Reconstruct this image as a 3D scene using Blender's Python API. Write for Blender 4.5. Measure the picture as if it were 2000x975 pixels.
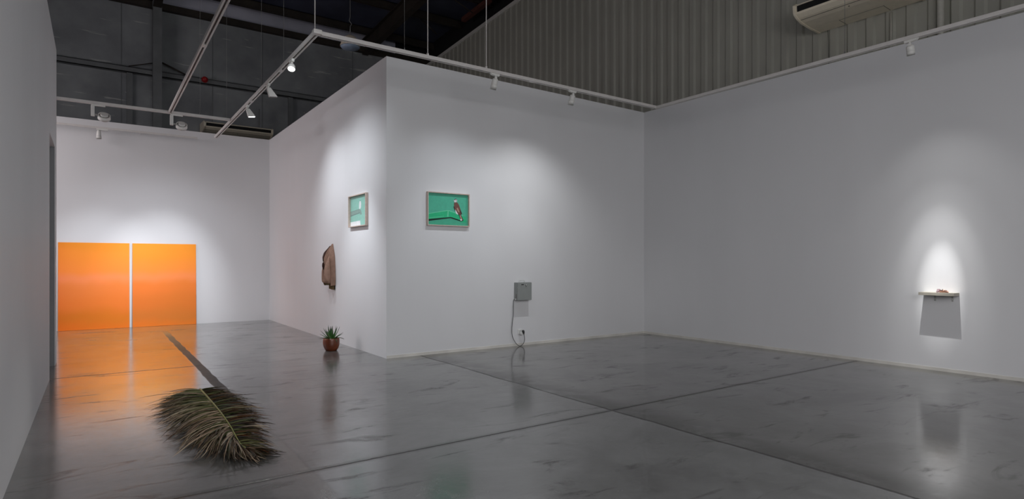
import bpy, bmesh, math, random
from mathutils import Vector, Matrix, noise
from math import pi, sin, cos, radians, sqrt, atan2, degrees

# ------------------------------------------------------------------ scene, camera, light
scene = bpy.context.scene
for o in list(bpy.data.objects):
    bpy.data.objects.remove(o, do_unlink=True)
COL = scene.collection

CAM_H = 1.4
cam_data = bpy.data.cameras.new('camera')
cam = bpy.data.objects.new('camera', cam_data)
COL.objects.link(cam)
cam.location = (0, 0, CAM_H)
cam.rotation_euler = (pi / 2, 0, -radians(35.026))
cam_data.sensor_width = 36
cam_data.lens = 36 * 1159.96 / 2000
cam_data.shift_y = 24.5 / 2000
cam_data.clip_start = 0.05
cam_data.clip_end = 200
scene.camera = cam

scene.view_settings.view_transform = 'Standard'
scene.view_settings.look = 'None'
scene.view_settings.exposure = 0.0
scene.view_settings.gamma = 1.0
scene.view_settings.use_curve_mapping = False

world = bpy.data.worlds.new('world')
scene.world = world
world.use_nodes = True
bgn = world.node_tree.nodes['Background']
bgn.inputs[0].default_value = (0.75, 0.85, 1.0, 1)
bgn.inputs[1].default_value = 0.02


def area_light(name, loc, rot, sx, sy, watt, color):
    d = bpy.data.lights.new(name, 'AREA')
    d.shape = 'RECTANGLE'; d.size = sx; d.size_y = sy
    d.energy = watt; d.color = color
    o = bpy.data.objects.new(name, d)
    o.location = loc; o.rotation_euler = rot
    COL.objects.link(o)
    return o


# watt of every light: the added fill lights, then the spotlights
W = dict(fill_hall=2, fill_rear=258, side=66, high=62, side_low=135, wash=170,
         frond=130, pic=8, pic_up=46, pic_low=225, jacket=22, jacket_up=68, falcon=29, falcon2=34, box=66, box2=34,
         shelf=21, shelf_mid=50, shelf_c2=140, shelf_core=400, panel_l=20, panel_r=120, panel_floor=215, panel_l2=205, panel_r2=345)

# unseen area lights added as fill, standing in for the gallery's other lamps
area_light('fill_hall', (5.2, -1.2, 4.3), (radians(28), 0, 0), 6.0, 2.0, W['fill_hall'], (0.95, 1.0, 0.98))
area_light('fill_rear', (1.9, -2.0, 3.2), (radians(44), 0, 0), 5.0, 3.2, W['fill_rear'], (0.98, 0.97, 1.0))
area_light('side', (-3.0, 12.6, 4.2), (radians(8), radians(-25), 0), 2.0, 3.0, W['side'], (1.0, 0.93, 0.95))
area_light('side_low', (-5.5, 12.8, 3.6), (0, radians(-78), 0), 4.0, 4.0, W['side_low'], (1.0, 0.91, 0.95))
# fill light added high behind the camera to brighten the upper building
area_light('high', (3.0, -4.6, 7.2), (radians(88), 0, 0), 10.0, 3.0, W['high'], (0.96, 0.98, 1.0))

# unseen spot added on the left track, out of frame, without a lamp body
wash_at = (1.057, 5.4, 3.85)

# ------------------------------------------------------------------ helpers


class MB:
    """collects shapes in world coordinates and links them as ONE mesh"""

    def __init__(self):
        self.bm = bmesh.new()
        self.mi = 0
        self.col = None

    def _v(self, p):
        return self.bm.verts.new(Vector(p))

    def face(self, pts):
        vs = [p if isinstance(p, bmesh.types.BMVert) else self._v(p) for p in pts]
        try:
            f = self.bm.faces.new(vs)
        except ValueError:
            return None
        f.material_index = self.mi
        return f

    def box(self, lo, hi, M=None):
        x0, y0, z0 = lo; x1, y1, z1 = hi
        c = [(x0, y0, z0), (x1, y0, z0), (x1, y1, z0), (x0, y1, z0), (x0, y0, z1), (x1, y0, z1), (x1, y1, z1), (x0, y1, z1)]
        if M is not None:
            c = [M @ Vector(p) for p in c]
        v = [self._v(p) for p in c]
        for q in ((0, 3, 2, 1), (4, 5, 6, 7), (0, 1, 5, 4), (1, 2, 6, 5), (2, 3, 7, 6), (3, 0, 4, 7)):
            self.face([v[i] for i in q])

    def rbox(self, lo, hi, r=0.004, seg=2, M=None):
        """box with rounded edges"""
        b = bmesh.new()
        bmesh.ops.create_cube(b, size=1)
        lo = Vector(lo); hi = Vector(hi)
        for v in b.verts:
            v.co = Vector([(lo[i] + hi[i]) / 2 + v.co[i] * (hi[i] - lo[i]) for i in range(3)])
        bmesh.ops.bevel(b, geom=b.edges[:], offset=r, segments=seg, profile=0.5, affect='EDGES')
        self._merge(b, M)

    def _merge(self, b, M=None):
        mp = {}
        for v in b.verts:
            mp[v.index if False else v] = self._v(M @ v.co if M is not None else v.co)
        for f in b.faces:
            nf = self.face([mp[v] for v in f.verts])
            if nf:
                nf.smooth = f.smooth
        b.free()

    def cyl(self, p0, p1, r0, r1=None, n=24, cap0=True, cap1=True):
        if r1 is None:
            r1 = r0
        self.loft([(p0, r0), (p1, r1)], n, cap0, cap1)

    def loft(self, stations, n=24, cap0=True, cap1=True):
        """rings (centre, radius) along a straight or slowly bending axis"""
        P = [Vector(s[0]) for s in stations]
        axis = (P[-1] - P[0])
        if axis.length < 1e-9:
            axis = Vector((0, 0, 1))
        axis.normalize()
        a = axis.orthogonal().normalized(); b = axis.cross(a)
        rings = []
        for p, (_, r) in zip(P, stations):
            rings.append([self._v(p + a * (r * cos(2 * pi * k / n)) + b * (r * sin(2 * pi * k / n))) for k in range(n)])
        for A, B in zip(rings, rings[1:]):
            for k in range(n):
                f = self.face([A[k], A[(k + 1) % n], B[(k + 1) % n], B[k]])
                if f: f.smooth = True
        if cap0: self.face(list(reversed(rings[0])))
        if cap1: self.face(rings[-1])

    def tube(self, pts, r, n=8, cap=True):
        """tube through points, r a number or a list"""
        P = [Vector(p) for p in pts]
        R = r if isinstance(r, (list, tuple)) else [r] * len(P)
        t0 = (P[1] - P[0]).normalized()
        a = t0.orthogonal().normalized()
        rings = []
        for i, p in enumerate(P):
            t = (P[min(i + 1, len(P) - 1)] - P[max(i - 1, 0)]).normalized()
            a = (a - t * a.dot(t)).normalized()
            b = t.cross(a)
            rings.append([self._v(p + a * (R[i] * cos(2 * pi * k / n)) + b * (R[i] * sin(2 * pi * k / n))) for k in range(n)])
        for A, B in zip(rings, rings[1:]):
            for k in range(n):
                f = self.face([A[k], A[(k + 1) % n], B[(k + 1) % n], B[k]])
                if f: f.smooth = True
        if cap:
            self.face(list(reversed(rings[0]))); self.face(rings[-1])

    def grid(self, rows, smooth=True, close=False):
        """rows of points -> quads"""
        V = [[self._v(p) for p in row] for row in rows]
        for A, B in zip(V, V[1:]):
            n = len(A)
            for k in range(n if close else n - 1):
                f = self.face([A[k], A[(k + 1) % n], B[(k + 1) % n], B[k]])
                if f: f.smooth = smooth
        return V

    def prism(self, poly, d):
        """closed polygon (world points) extruded by vector d"""
        d = Vector(d)
        A = [self._v(p) for p in poly]
        B = [self._v(Vector(p) + d) for p in poly]
        self.face(list(reversed(A))); self.face(B)
        n = len(A)
        for k in range(n):
            self.face([A[k], A[(k + 1) % n], B[(k + 1) % n], B[k]])

    def build(self, name, mats, parent=None, origin=None, normals=True):
        if parent is not None:
            o = Vector((0, 0, 0)); p = parent
            while p is not None:
                o += p.location; p = p.parent
            base = o
        elif origin is not None:
            base = Vector(origin)
        else:
            base = Vector((0, 0, 0))
        if normals:
            bmesh.ops.recalc_face_normals(self.bm, faces=self.bm.faces[:])
        for v in self.bm.verts:
            v.co -= base
        me = bpy.data.meshes.new(name)
        self.bm.to_mesh(me); self.bm.free()
        if not isinstance(mats, (list, tuple)):
            mats = [mats]
        for m in mats:
            me.materials.append(m)
        ob = bpy.data.objects.new(name, me)
        COL.objects.link(ob)
        if parent is not None:
            ob.parent = parent
        else:
            ob.location = base
        return ob


def smooth_pts(P, k=6):
    P = [Vector(p) for p in P]; out = []
    for i in range(len(P) - 1):
        p0, p1, p2, p3 = P[max(i - 1, 0)], P[i], P[i + 1], P[min(i + 2, len(P) - 1)]
        for j in range(k):
            s = j / k
            out.append(0.5 * ((2 * p1) + (p2 - p0) * s + (2 * p0 - 5 * p1 + 4 * p2 - p3) * s * s + (3 * p1 - p0 - 3 * p2 + p3) * s ** 3))
    out.append(P[-1])
    return out


def tag(o, label=None, cat=None, group=None, kind=None):
    if label: o['label'] = label
    if cat: o['category'] = cat
    if group: o['group'] = group
    if kind: o['kind'] = kind
    return o


def thing(name, label, cat, loc, group=None):
    o = bpy.data.objects.new(name, None)
    o.empty_display_size = 0.05
    COL.objects.link(o)
    o.location = loc
    return tag(o, label, cat, group)


def struct(name, mb, m, label=None):
    o = mb.build(name, m)
    o['kind'] = 'structure'
    if label: o['label'] = label
    return o


# ------------------------------------------------------------------ materials


def S(r, g, b):
    """sRGB 0-255 -> linear"""
    def f(c):
        c /= 255.0
        return c / 12.92 if c <= 0.04045 else ((c + 0.055) / 1.055) ** 2.4
    return (f(r), f(g), f(b), 1)


class NT:
    def __init__(self, m):
        self.t = m.node_tree; self.n = self.t.nodes; self.l = self.t.links

    def node(self, typ, **kw):
        nd = self.n.new(typ)
        for k, v in kw.items():
            setattr(nd, k, v)
        return nd

    def put(self, sock, v):
        if isinstance(v, bpy.types.NodeSocket):
            self.l.new(v, sock)
        else:
            sock.default_value = v

    def math(self, op, a, b=0.0, c=None, clamp=False):
        nd = self.node('ShaderNodeMath', operation=op, use_clamp=clamp)
        self.put(nd.inputs[0], a); self.put(nd.inputs[1], b)
        if c is not None: self.put(nd.inputs[2], c)
        return nd.outputs[0]

    def noise(self, vec, scale, detail=4, rough=0.55, dist=0.0):
        nd = self.node('ShaderNodeTexNoise')
        self.put(nd.inputs['Vector'], vec)
        nd.inputs['Scale'].default_value = scale
        nd.inputs['Detail'].default_value = detail
        nd.inputs['Roughness'].default_value = rough
        nd.inputs['Distortion'].default_value = dist
        return nd.outputs['Fac']

    def ramp(self, fac, stops, interp='LINEAR'):
        nd = self.node('ShaderNodeValToRGB')
        cr = nd.color_ramp; cr.interpolation = interp
        while len(cr.elements) < len(stops): cr.elements.new(0.5)
        for e, (p, c) in zip(cr.elements, stops):
            e.position = p
            e.color = c if isinstance(c, tuple) else (c, c, c, 1)
        self.put(nd.inputs[0], fac)
        return nd.outputs[0]

    def mix(self, fac, a, b, mode='MIX'):
        nd = self.node('ShaderNodeMix', data_type='RGBA', blend_type=mode)
        self.put(nd.inputs[0], fac); self.put(nd.inputs[6], a); self.put(nd.inputs[7], b)
        return nd.outputs[2]

    def smooth(self, x, a, b, lo=0.0, hi=1.0):
        nd = self.node('ShaderNodeMapRange', interpolation_type='SMOOTHSTEP')
        self.put(nd.inputs[0], x)
        nd.inputs[1].default_value = a; nd.inputs[2].default_value = b
        nd.inputs[3].default_value = lo; nd.inputs[4].default_value = hi
        return nd.outputs[0]


def new_mat(name):
    m = bpy.data.materials.new(name)
    m.use_nodes = True
    nt = NT(m)
    return m, nt, nt.n['Principled BSDF']


def pmat(name, col, rough=0.5, metal=0.0, var=0.08, scale=12.0, spec=0.5, bump=0.0, bscale=60.0, coord='Object'):
    """principled with a soft procedural variation of its own colour"""
    m, nt, b = new_mat(name)
    tc = nt.node('ShaderNodeTexCoord')
    f = nt.noise(tc.outputs[coord], scale, 3)
    dark = tuple(c * (1 - var) for c in col[:3]) + (1,)
    lite = tuple(min(1, c * (1 + var)) for c in col[:3]) + (1,)
    nt.put(b.inputs['Base Color'], nt.ramp(f, [(0.3, dark), (0.7, lite)]))
    b.inputs['Roughness'].default_value = rough
    b.inputs['Metallic'].default_value = metal
    b.inputs['Specular IOR Level'].default_value = spec
    if bump:
        bp = nt.node('ShaderNodeBump')
        bp.inputs['Strength'].default_value = bump
        bp.inputs['Distance'].default_value = 0.01
        nt.put(bp.inputs['Height'], nt.noise(tc.outputs[coord], bscale, 4))
        nt.put(b.inputs['Normal'], bp.outputs[0])
    return m


def emat(name, col, strength):
    m, nt, b = new_mat(name)
    b.inputs['Base Color'].default_value = (0.8, 0.8, 0.8, 1)
    b.inputs['Emission Color'].default_value = col
    b.inputs['Emission Strength'].default_value = strength
    return m


def wall_mat(name, col):
    m, nt, b = new_mat(name)
    tc = nt.node('ShaderNodeTexCoord')
    geo = nt.node('ShaderNodeNewGeometry')
    mp = nt.node('ShaderNodeMapping'); mp.inputs['Scale'].default_value = (1, 1, 0.25)
    nt.put(mp.inputs[0], geo.outputs['Position'])
    f = nt.noise(mp.outputs[0], 0.9, 3)
    c = nt.ramp(f, [(0.3, tuple(x * 0.96 for x in col[:3]) + (1,)), (0.7, col)])
    nt.put(b.inputs['Base Color'], c)
    b.inputs['Roughness'].default_value = 0.62
    b.inputs['Specular IOR Level'].default_value = 0.3
    bp = nt.node('ShaderNodeBump'); bp.inputs['Strength'].default_value = 0.08; bp.inputs['Distance'].default_value = 0.004
    nt.put(bp.inputs['Height'], nt.noise(geo.outputs['Position'], 45, 3))
    nt.put(b.inputs['Normal'], bp.outputs[0])
    return m


def floor_mat():
    m, nt, b = new_mat('polished_concrete')
    geo = nt.node('ShaderNodeNewGeometry')
    pos = geo.outputs['Position']
    sep = nt.node('ShaderNodeSeparateXYZ'); nt.put(sep.inputs[0], pos)
    X, Y = sep.outputs[0], sep.outputs[1]
    big = nt.noise(pos, 0.45, 5, 0.6, 0.4)
    mid = nt.noise(pos, 2.2, 6, 0.65, 0.6)
    fine = nt.noise(pos, 14, 5, 0.7)
    grain = nt.noise(pos, 160, 2, 0.6)
    c = nt.ramp(big, [(0.36, S(88, 87, 84)), (0.5, S(108, 108, 106)), (0.64, S(124, 124, 124))])
    c = nt.mix(0.6, c, nt.ramp(mid, [(0.34, S(66, 64, 60)), (0.5, S(110, 110, 108)), (0.66, S(140, 140, 139))]))
    c = nt.mix(0.3, c, nt.ramp(fine, [(0.36, S(70, 69, 66)), (0.6, S(132, 132, 131))]))
    # wandering offset so that joints and slab edges are not ruler straight
    wob = nt.math('MULTIPLY', nt.math('SUBTRACT', nt.noise(pos, 1.6, 4), 0.5), 0.07)
    # slab right of the long joint is browner and duller
    jx = nt.math('ADD', nt.math('SUBTRACT', X, 3.98), wob)
    slab = nt.smooth(jx, -0.01, 0.03)
    c = nt.mix(nt.math('MULTIPLY', slab, 0.85), c, nt.mix(1.0, c, (0.52, 0.475, 0.40, 1), 'MULTIPLY'))
    band = nt.math('MULTIPLY', nt.smooth(jx, -0.02, 0.02), nt.smooth(jx, 0.08, 0.55, 1, 0))
    band = nt.math('MULTIPLY', band, nt.smooth(mid, 0.3, 0.55))
    c = nt.mix(nt.math('MULTIPLY', band, 0.6), c, S(62, 60, 56))
    # near-field slab slightly cooler
    near = nt.smooth(Y, 4.07, 4.03)
    c = nt.mix(nt.math('MULTIPLY', near, 0.5), c, nt.mix(1.0, c, (0.90, 0.97, 0.97, 1), 'MULTIPLY'))

    def line(d, w0, w1):
        return nt.smooth(nt.math('ABSOLUTE', d), w0, w1, 1, 0)
    # saw cut across (constant depth)
    yl = nt.math('SUBTRACT', Y, nt.math('MULTIPLY_ADD', X, 0.0075, 4.015))
    cut = line(yl, 0.006, 0.016)
    cutsoft = nt.math('MULTIPLY', line(yl, 0.01, 0.07), 0.35)
    yl2 = nt.math('ADD', nt.math('SUBTRACT', Y, nt.math('MULTIPLY_ADD', X, 0.01, 8.98)), nt.math('MULTIPLY', wob, 0.5))
    cut2 = nt.math('MULTIPLY', line(yl2, 0.006, 0.02), nt.smooth(X, 1.2, 1.0))
    # long joints running away
    cut3 = nt.math('MULTIPLY', line(jx, 0.006, 0.022), 0.8)
    j3 = nt.math('ADD', nt.math('SUBTRACT', X, 1.14), wob)
    strip = nt.math('MULTIPLY', line(j3, 0.044, 0.060), nt.smooth(Y, 14.3, 12.6))
    strip_e = nt.math('MULTIPLY', line(nt.math('SUBTRACT', j3, 0.052), 0.004, 0.018), nt.smooth(fine, 0.42, 0.55))
    c = nt.mix(nt.math('MULTIPLY', strip, nt.math('MULTIPLY_ADD', mid, 0.8, 0.35), None, True), c, nt.mix(nt.smooth(Y, 5.6, 7.2), S(122, 118, 112), S(84, 81, 76)))
    c = nt.mix(nt.math('MULTIPLY', strip_e, 0.8), c, S(45, 43, 40))
    dark = nt.math('MAXIMUM', nt.math('MAXIMUM', cut, cutsoft), nt.math('MAXIMUM', cut2, cut3))
    c = nt.mix(nt.math('MULTIPLY', dark, 0.85), c, S(42, 40, 38))
    # stains, scuffs
    mp = nt.node('ShaderNodeMapping'); mp.inputs['Scale'].default_value = (1.0, 3.2, 1.0); mp.inputs['Rotation'].default_value = (0, 0, 0.5)
    nt.put(mp.inputs[0], pos)
    st = nt.smooth(nt.noise(mp.outputs[0], 1.3, 7, 0.66, 0.9), 0.55, 0.68)
    c = nt.mix(nt.math('MULTIPLY', st, 0.34), c, S(60, 58, 55))
    mp2 = nt.node('ShaderNodeMapping'); mp2.inputs['Scale'].default_value = (9.0, 1.0, 1.0); mp2.inputs['Rotation'].default_value = (0, 0, -0.75)
    nt.put(mp2.inputs[0], pos)
    sc = nt.smooth(nt.noise(mp2.outputs[0], 1.7, 5, 0.6, 0.2), 0.64, 0.69)
    c = nt.mix(nt.math('MULTIPLY', sc, 0.22), c, S(150, 150, 148))
    pit = nt.smooth(nt.noise(pos, 8.5, 2, 0.4), 0.70, 0.72)
    c = nt.mix(nt.math('MULTIPLY', pit, 0.75), c, S(48, 46, 43))
    c = nt.mix(0.1, c, nt.ramp(grain, [(0.35, S(40, 40, 40)), (0.65, S(170, 170, 170))]))
    c = nt.mix(1.0, c, (0.56, 0.555, 0.54, 1), 'MULTIPLY')
    nt.put(b.inputs['Base Color'], c)
    r = nt.math('ADD', 0.08, nt.math('MULTIPLY', mid, 0.11))
    r = nt.math('ADD', r, nt.math('MULTIPLY', fine, 0.10))
    r = nt.math('ADD', r, nt.math('MULTIPLY', slab, -0.035))
    r = nt.math('ADD', r, nt.math('MULTIPLY', st, 0.10))
    r = nt.math('ADD', r, nt.math('MULTIPLY', strip, nt.smooth(Y, 5.4, 7.4, 0.03, 0.35)))
    r = nt.math('ADD', r, nt.math('MULTIPLY', dark, 0.25))
    nt.put(b.inputs['Roughness'], r)
    # worn filler and stains have lost their polish; the sealer is patchy
    patch = nt.smooth(nt.noise(pos, 1.1, 6, 0.66, 0.5), 0.34, 0.64, 0.74, 1.05)
    stripf = nt.math('MULTIPLY', strip, nt.smooth(Y, 5.4, 7.4, 0.22, 1.0))
    dull = nt.math('MAXIMUM', nt.math('MULTIPLY', stripf, 0.62), nt.math('MULTIPLY', st, 0.55))
    dull = nt.math('MAXIMUM', dull, nt.math('MULTIPLY', band, 0.6))
    gloss = nt.math('MULTIPLY', nt.math('SUBTRACT', 1.0, dull), patch)
    gloss = nt.math('MULTIPLY', gloss, nt.math('SUBTRACT', 1.0, nt.math('MULTIPLY', dark, 0.7)))
    nt.put(b.inputs['Specular IOR Level'], nt.math('MULTIPLY', gloss, 0.9))
    nt.put(b.inputs['Coat Weight'], nt.math('MULTIPLY', gloss, 0.55))
    b.inputs['Coat IOR'].default_value = 1.5
    nt.put(b.inputs['Coat Roughness'], nt.math('MULTIPLY', r, 0.8))
    h = nt.math('SUBTRACT', nt.math('MULTIPLY', nt.noise(pos, 5.5, 6, 0.68), 0.14), nt.math('MULTIPLY', dark, 0.25))
    bp = nt.node('ShaderNodeBump'); bp.inputs['Strength'].default_value = 0.5; bp.inputs['Distance'].default_value = 0.012
    nt.put(bp.inputs['Height'], h)
    nt.put(b.inputs['Normal'], bp.outputs[0])
    nt.put(b.inputs['Coat Normal'], bp.outputs[0])
    return m


def panel_mat(name, stops):
    """satin print: vertical orange gradient of the artwork itself"""
    m, nt, b = new_mat(name)
    tc = nt.node('ShaderNodeTexCoord')
    sep = nt.node('ShaderNodeSeparateXYZ'); nt.put(sep.inputs[0], tc.outputs['Object'])
    z = nt.math('DIVIDE', sep.outputs[2], 1.8)
    w = nt.math('MULTIPLY', nt.math('SUBTRACT', nt.noise(tc.outputs['Object'], 1.6, 2), 0.5), 0.16)
    z = nt.math('ADD', z, w)
    nt.put(b.inputs['Base Color'], nt.ramp(z, stops, 'EASE'))
    b.inputs['Roughness'].default_value = 0.5
    b.inputs['Specular IOR Level'].default_value = 0.3
    gl = nt.node('ShaderNodeBsdfGlossy'); gl.inputs['Roughness'].default_value = 0.40
    gl.inputs['Color'].default_value = (1.0, 0.68, 0.05, 1)
    mx = nt.node('ShaderNodeMixShader'); mx.inputs[0].default_value = 0.29
    nt.put(mx.inputs[1], b.outputs[0]); nt.put(mx.inputs[2], gl.outputs[0])
    nt.put(nt.n['Material Output'].inputs[0], mx.outputs[0])
    return m


def vcol_mat(name, rough=0.55, spec=0.4):
    m, nt, b = new_mat(name)
    at = nt.node('ShaderNodeAttribute'); at.attribute_name = 'tint'
    tc = nt.node('ShaderNodeTexCoord')
    f = nt.noise(tc.outputs['Object'], 40, 3)
    nt.put(b.inputs['Base Color'], nt.mix(nt.math('MULTIPLY', f, 0.4), at.outputs['Color'], nt.mix(1.0, at.outputs['Color'], (0.55, 0.5, 0.45, 1), 'MULTIPLY')))
    b.inputs['Roughness'].default_value = rough
    b.inputs['Specular IOR Level'].default_value = spec
    return m


M_WALL = wall_mat('white_wall_paint', (0.78, 0.78, 0.785, 1))
M_WALLW = wall_mat('white_wall_paint_warm', (0.77, 0.765, 0.77, 1))
M_FLOOR = floor_mat()
M_BASE = pmat('skirting_paint', S(219, 216, 208), 0.6, var=0.12, scale=3)
M_FAR, nt_, b_ = new_mat('painted_blockwork')
geo_ = nt_.node('ShaderNodeNewGeometry')
fc_ = nt_.ramp(nt_.noise(geo_.outputs['Position'], 0.8, 4), [(0.35, S(128, 131, 134)), (0.65, S(160, 164, 165))])
mp_ = nt_.node('ShaderNodeMapping'); mp_.inputs['Scale'].default_value = (0.9, 1, 9); mp_.inputs['Rotation'].default_value = (0, 0.03, 0)
nt_.put(mp_.inputs[0], geo_.outputs['Position'])
fc_ = nt_.mix(nt_.math('MULTIPLY', nt_.smooth(nt_.noise(mp_.outputs[0], 1.3, 3, 0.5), 0.66, 0.72), 0.5), fc_, S(215, 215, 210))
nt_.put(b_.inputs['Base Color'], fc_)
b_.inputs['Roughness'].default_value = 0.7
M_SHEET = pmat('cladding_sheet', S(168, 167, 156), 0.5, var=0.05, scale=1.2)
M_STEEL = pmat('dark_steel', S(118, 121, 122), 0.55, var=0.15, scale=2)
M_STEELD = pmat('rusty_primer_steel', S(50, 43, 36), 0.7, var=0.3, scale=3)
M_STEELR = pmat('red_oxide_steel', S(88, 48, 38), 0.7, var=0.25, scale=3)
M_STEELT = pmat('tan_steel', S(140, 118, 92), 0.7, var=0.2, scale=3)
M_ROOF = pmat('roof_sheet', S(84, 88, 108), 0.6, var=0.35, scale=0.5)
M_ROOFL = pmat('pale_roof_lining', S(188, 189, 202), 0.7, var=0.2, scale=0.6)
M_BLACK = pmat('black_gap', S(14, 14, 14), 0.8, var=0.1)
M_TRACK = pmat('white_track', S(212, 208, 204), 0.42, var=0.03)
M_SLOT = pmat('track_slot', S(52, 46, 44), 0.6, var=0.1)
M_LAMP = pmat('white_lamp_housing', S(222, 221, 216), 0.4, var=0.03)
M_LAMPD = pmat('grey_heat_sink', S(110, 108, 104), 0.5, var=0.1)
M_LENSON = emat('lit_lens', (1.0, 0.97, 0.94, 1), 22.0)
M_LENSSOFT = emat('lit_lens_soft', (0.97, 0.98, 1.0, 1), 4.0)
M_WIRE = pmat('suspension_wire', S(120, 120, 118), 0.5, 0.3, var=0.05)
M_AC = pmat('ivory_plastic', S(238, 228, 206), 0.5, var=0.04)
M_ACS = pmat('ivory_seam', S(120, 114, 102), 0.6, var=0.05)
M_PIPE = pmat('grey_pipe_lagging', S(188, 186, 176), 0.6, var=0.08)
M_FRAME = pmat('pale_wood_frame', S(200, 182, 170), 0.5, var=0.08, scale=30)
M_RED = pmat('red_plastic', S(170, 24, 26), 0.4, var=0.05)
M_BOX = pmat('grey_powder_coat', S(146, 150, 147), 0.5, var=0.03)
M_CORD = pmat('grey_cord', S(72, 72, 72), 0.5, var=0.05)
M_BLK = pmat('black_plastic', S(20, 20, 20), 0.4, var=0.05)
M_WHITE = pmat('white_plastic', S(225, 225, 222), 0.35, var=0.02)
M_CHROME = pmat('brushed_metal', S(190, 190, 188), 0.3, 0.8, var=0.05)
M_SHELF = pmat('raw_pale_board', S(180, 174, 161), 0.6, var=0.06, scale=14)
M_BRKT = pmat('grey_bracket', S(196, 198, 194), 0.5, 0.0, var=0.05)


# ------------------------------------------------------------------ large structure
XL, XB, XR = -0.45, 3.445, 8.88        # left wall face, centre block side face, right wall face
YA, YB = 8.08, 15.15                   # centre block front face, back wall face
WH = 4.36                              # partition height
YFAR, XOUT = 19.0, 9.5                 # old building: far wall, clad side wall

mb = MB(); mb.box((-9, -5, -0.2), (9.9, 19.6, 0)); struct('floor', mb, M_FLOOR)

mb = MB()
mb.box((XL - 0.40, -4.8, 0), (XL, 8.93, WH))
mb.box((XL - 0.40, 8.93, 2.95), (XL, 10.10, WH))
mb.box((XL - 0.40, 10.10, 0), (XL, 10.46, WH))
struct('wall_left', mb, M_WALL)
mb = MB(); mb.box((XL - 0.398, 10.085, 0), (XL - 0.004, 10.10, 2.95)); struct('door_1', mb, pmat('grey_door_jamb', S(128, 130, 132), 0.55, var=0.04))
mb = MB(); mb.box((-8.0, YB, 0), (XB + 0.0, YB + 0.14, WH)); struct('wall_back', mb, M_WALLW)
def panel_wall(p, q, zp, zq, off):
    """upright slab from p to q (plan points), top height zp to zq, thickness off"""
    m_ = MB()
    m_.prism([(p[0], p[1], 0), (q[0], q[1], 0), (q[0], q[1], zq), (p[0], p[1], zp)], off)
    return m_


def xr(y):
    return XR - (y - 3.0) * 0.009


struct('wall_center', panel_wall((XB, YA + 0.14), (XB, YB + 0.14), 4.382, 4.36, (0.14, 0, 0)), M_WALLW)
struct('wall_front', panel_wall((XB, YA), (xr(YA) + 0.10, YA), 4.382, 4.343, (0, 0.14, 0)), M_WALL)
struct('wall_right', panel_wall((xr(-4.8), -4.8), (xr(YA), YA), 4.295, 4.343, (0.12, 0, 0)), M_WALL)
mb = MB(); mb.box((-8.0, -5.0, 0), (XOUT, -4.8, 9.8)); struct('wall_rear', mb, M_WALL)
mb = MB(); mb.box((-8.2, -5.0, 0), (-8.0, YFAR, 9.8)); struct('wall_outer', mb, M_FAR)

# skirtings
mb = MB(); mb.box((XB + 0.003, YA - 0.006, 0), (xr(YA) - 0.004, YA + 0.0, 0.042)); struct('baseboard_front', mb, M_BASE)
mb = MB(); mb.prism([(xr(-4.7) - 0.006, -4.7, 0), (xr(-4.7) + 0.002, -4.7, 0), (xr(-4.7) + 0.002, -4.7, 0.042), (xr(-4.7) - 0.006, -4.7, 0.042)], (xr(YA) - xr(-4.7), YA - 0.006 + 4.7, 0)); struct('baseboard_right', mb, M_BASE)

# far wall of the old building: blockwork in big sheets with fine seams
mb = MB(); mb.box((-8.0, YFAR, 0), (9.9, YFAR + 0.2, 8.42))
struct('wall_far', mb, M_FAR)
mb = MB()
for x in (0.55, 2.75, 4.1, 6.9):
    mb.box((x, YFAR - 0.012, 4.4), (x + 0.015, YFAR, 8.4))
struct('trim_1', mb, M_STEEL)
# girt: a channel across the far wall
mb = MB()
mb.box((-8, YFAR - 0.16, 6.47), (9.4, YFAR, 6.49)); mb.box((-8, YFAR - 0.16, 6.47), (9.4, YFAR - 0.145, 6.62)); mb.box((-8, YFAR - 0.16, 6.605), (9.4, YFAR, 6.62))
struct('trim_2', mb, M_STEEL)
# main column (I section)
mb = MB()
for (x0, x1, y0, y1) in ((1.26, 1.47, YFAR - 0.40, YFAR - 0.38), (1.355, 1.375, YFAR - 0.38, YFAR - 0.17), (1.26, 1.47, YFAR - 0.19, YFAR - 0.17)):
    mb.box((x0, y0, 0), (x1, y1, 8.5))
struct('trim_3', mb, M_STEEL)
# small posts under the girt
mb = MB(); mb.box((0.68, YFAR - 0.10, 0), (0.81, YFAR, 6.47)); struct('trim_4', mb, M_STEEL)
mb = MB(); mb.box((4.86, YFAR - 0.10, 0), (4.99, YFAR, 6.47)); struct('trim_5', mb, M_STEEL)
# knee braces of the girt
mb = MB()
mb.tube([(1.47, YFAR - 0.2, 6.86), (2.3, YFAR - 0.12, 6.56)], 0.022, 6)
mb.tube([(1.26, YFAR - 0.2, 6.80), (0.72, YFAR - 0.12, 6.64)], 0.012, 6)
struct('trim_6', mb, M_STEELD)

# clad side wall: trapezoid ribs, eave line rising slightly towards the camera
def eave(y):
    return 8.22 + (18.6 - y) * 0.0595
mb = MB()
pitch = 0.27
pts = []
y = -4.9
while y < YFAR + 0.1:
    pts += [(y, XOUT), (y + 0.115, XOUT), (y + 0.145, XOUT - 0.032), (y + 0.235, XOUT - 0.032), (y + 0.262, XOUT)]
    y += pitch
rows = [[(x, yy, 0) for yy, x in pts], [(x, yy, eave(yy)) for yy, x in pts]]
mb.grid(rows, smooth=False)
rows = [[(x + 0.02, yy, eave(yy)) for yy, x in pts], [(x + 0.02, yy, 0) for yy, x in pts]]
mb.grid(rows, smooth=False)
struct('wall_side', mb, M_SHEET)
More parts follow.
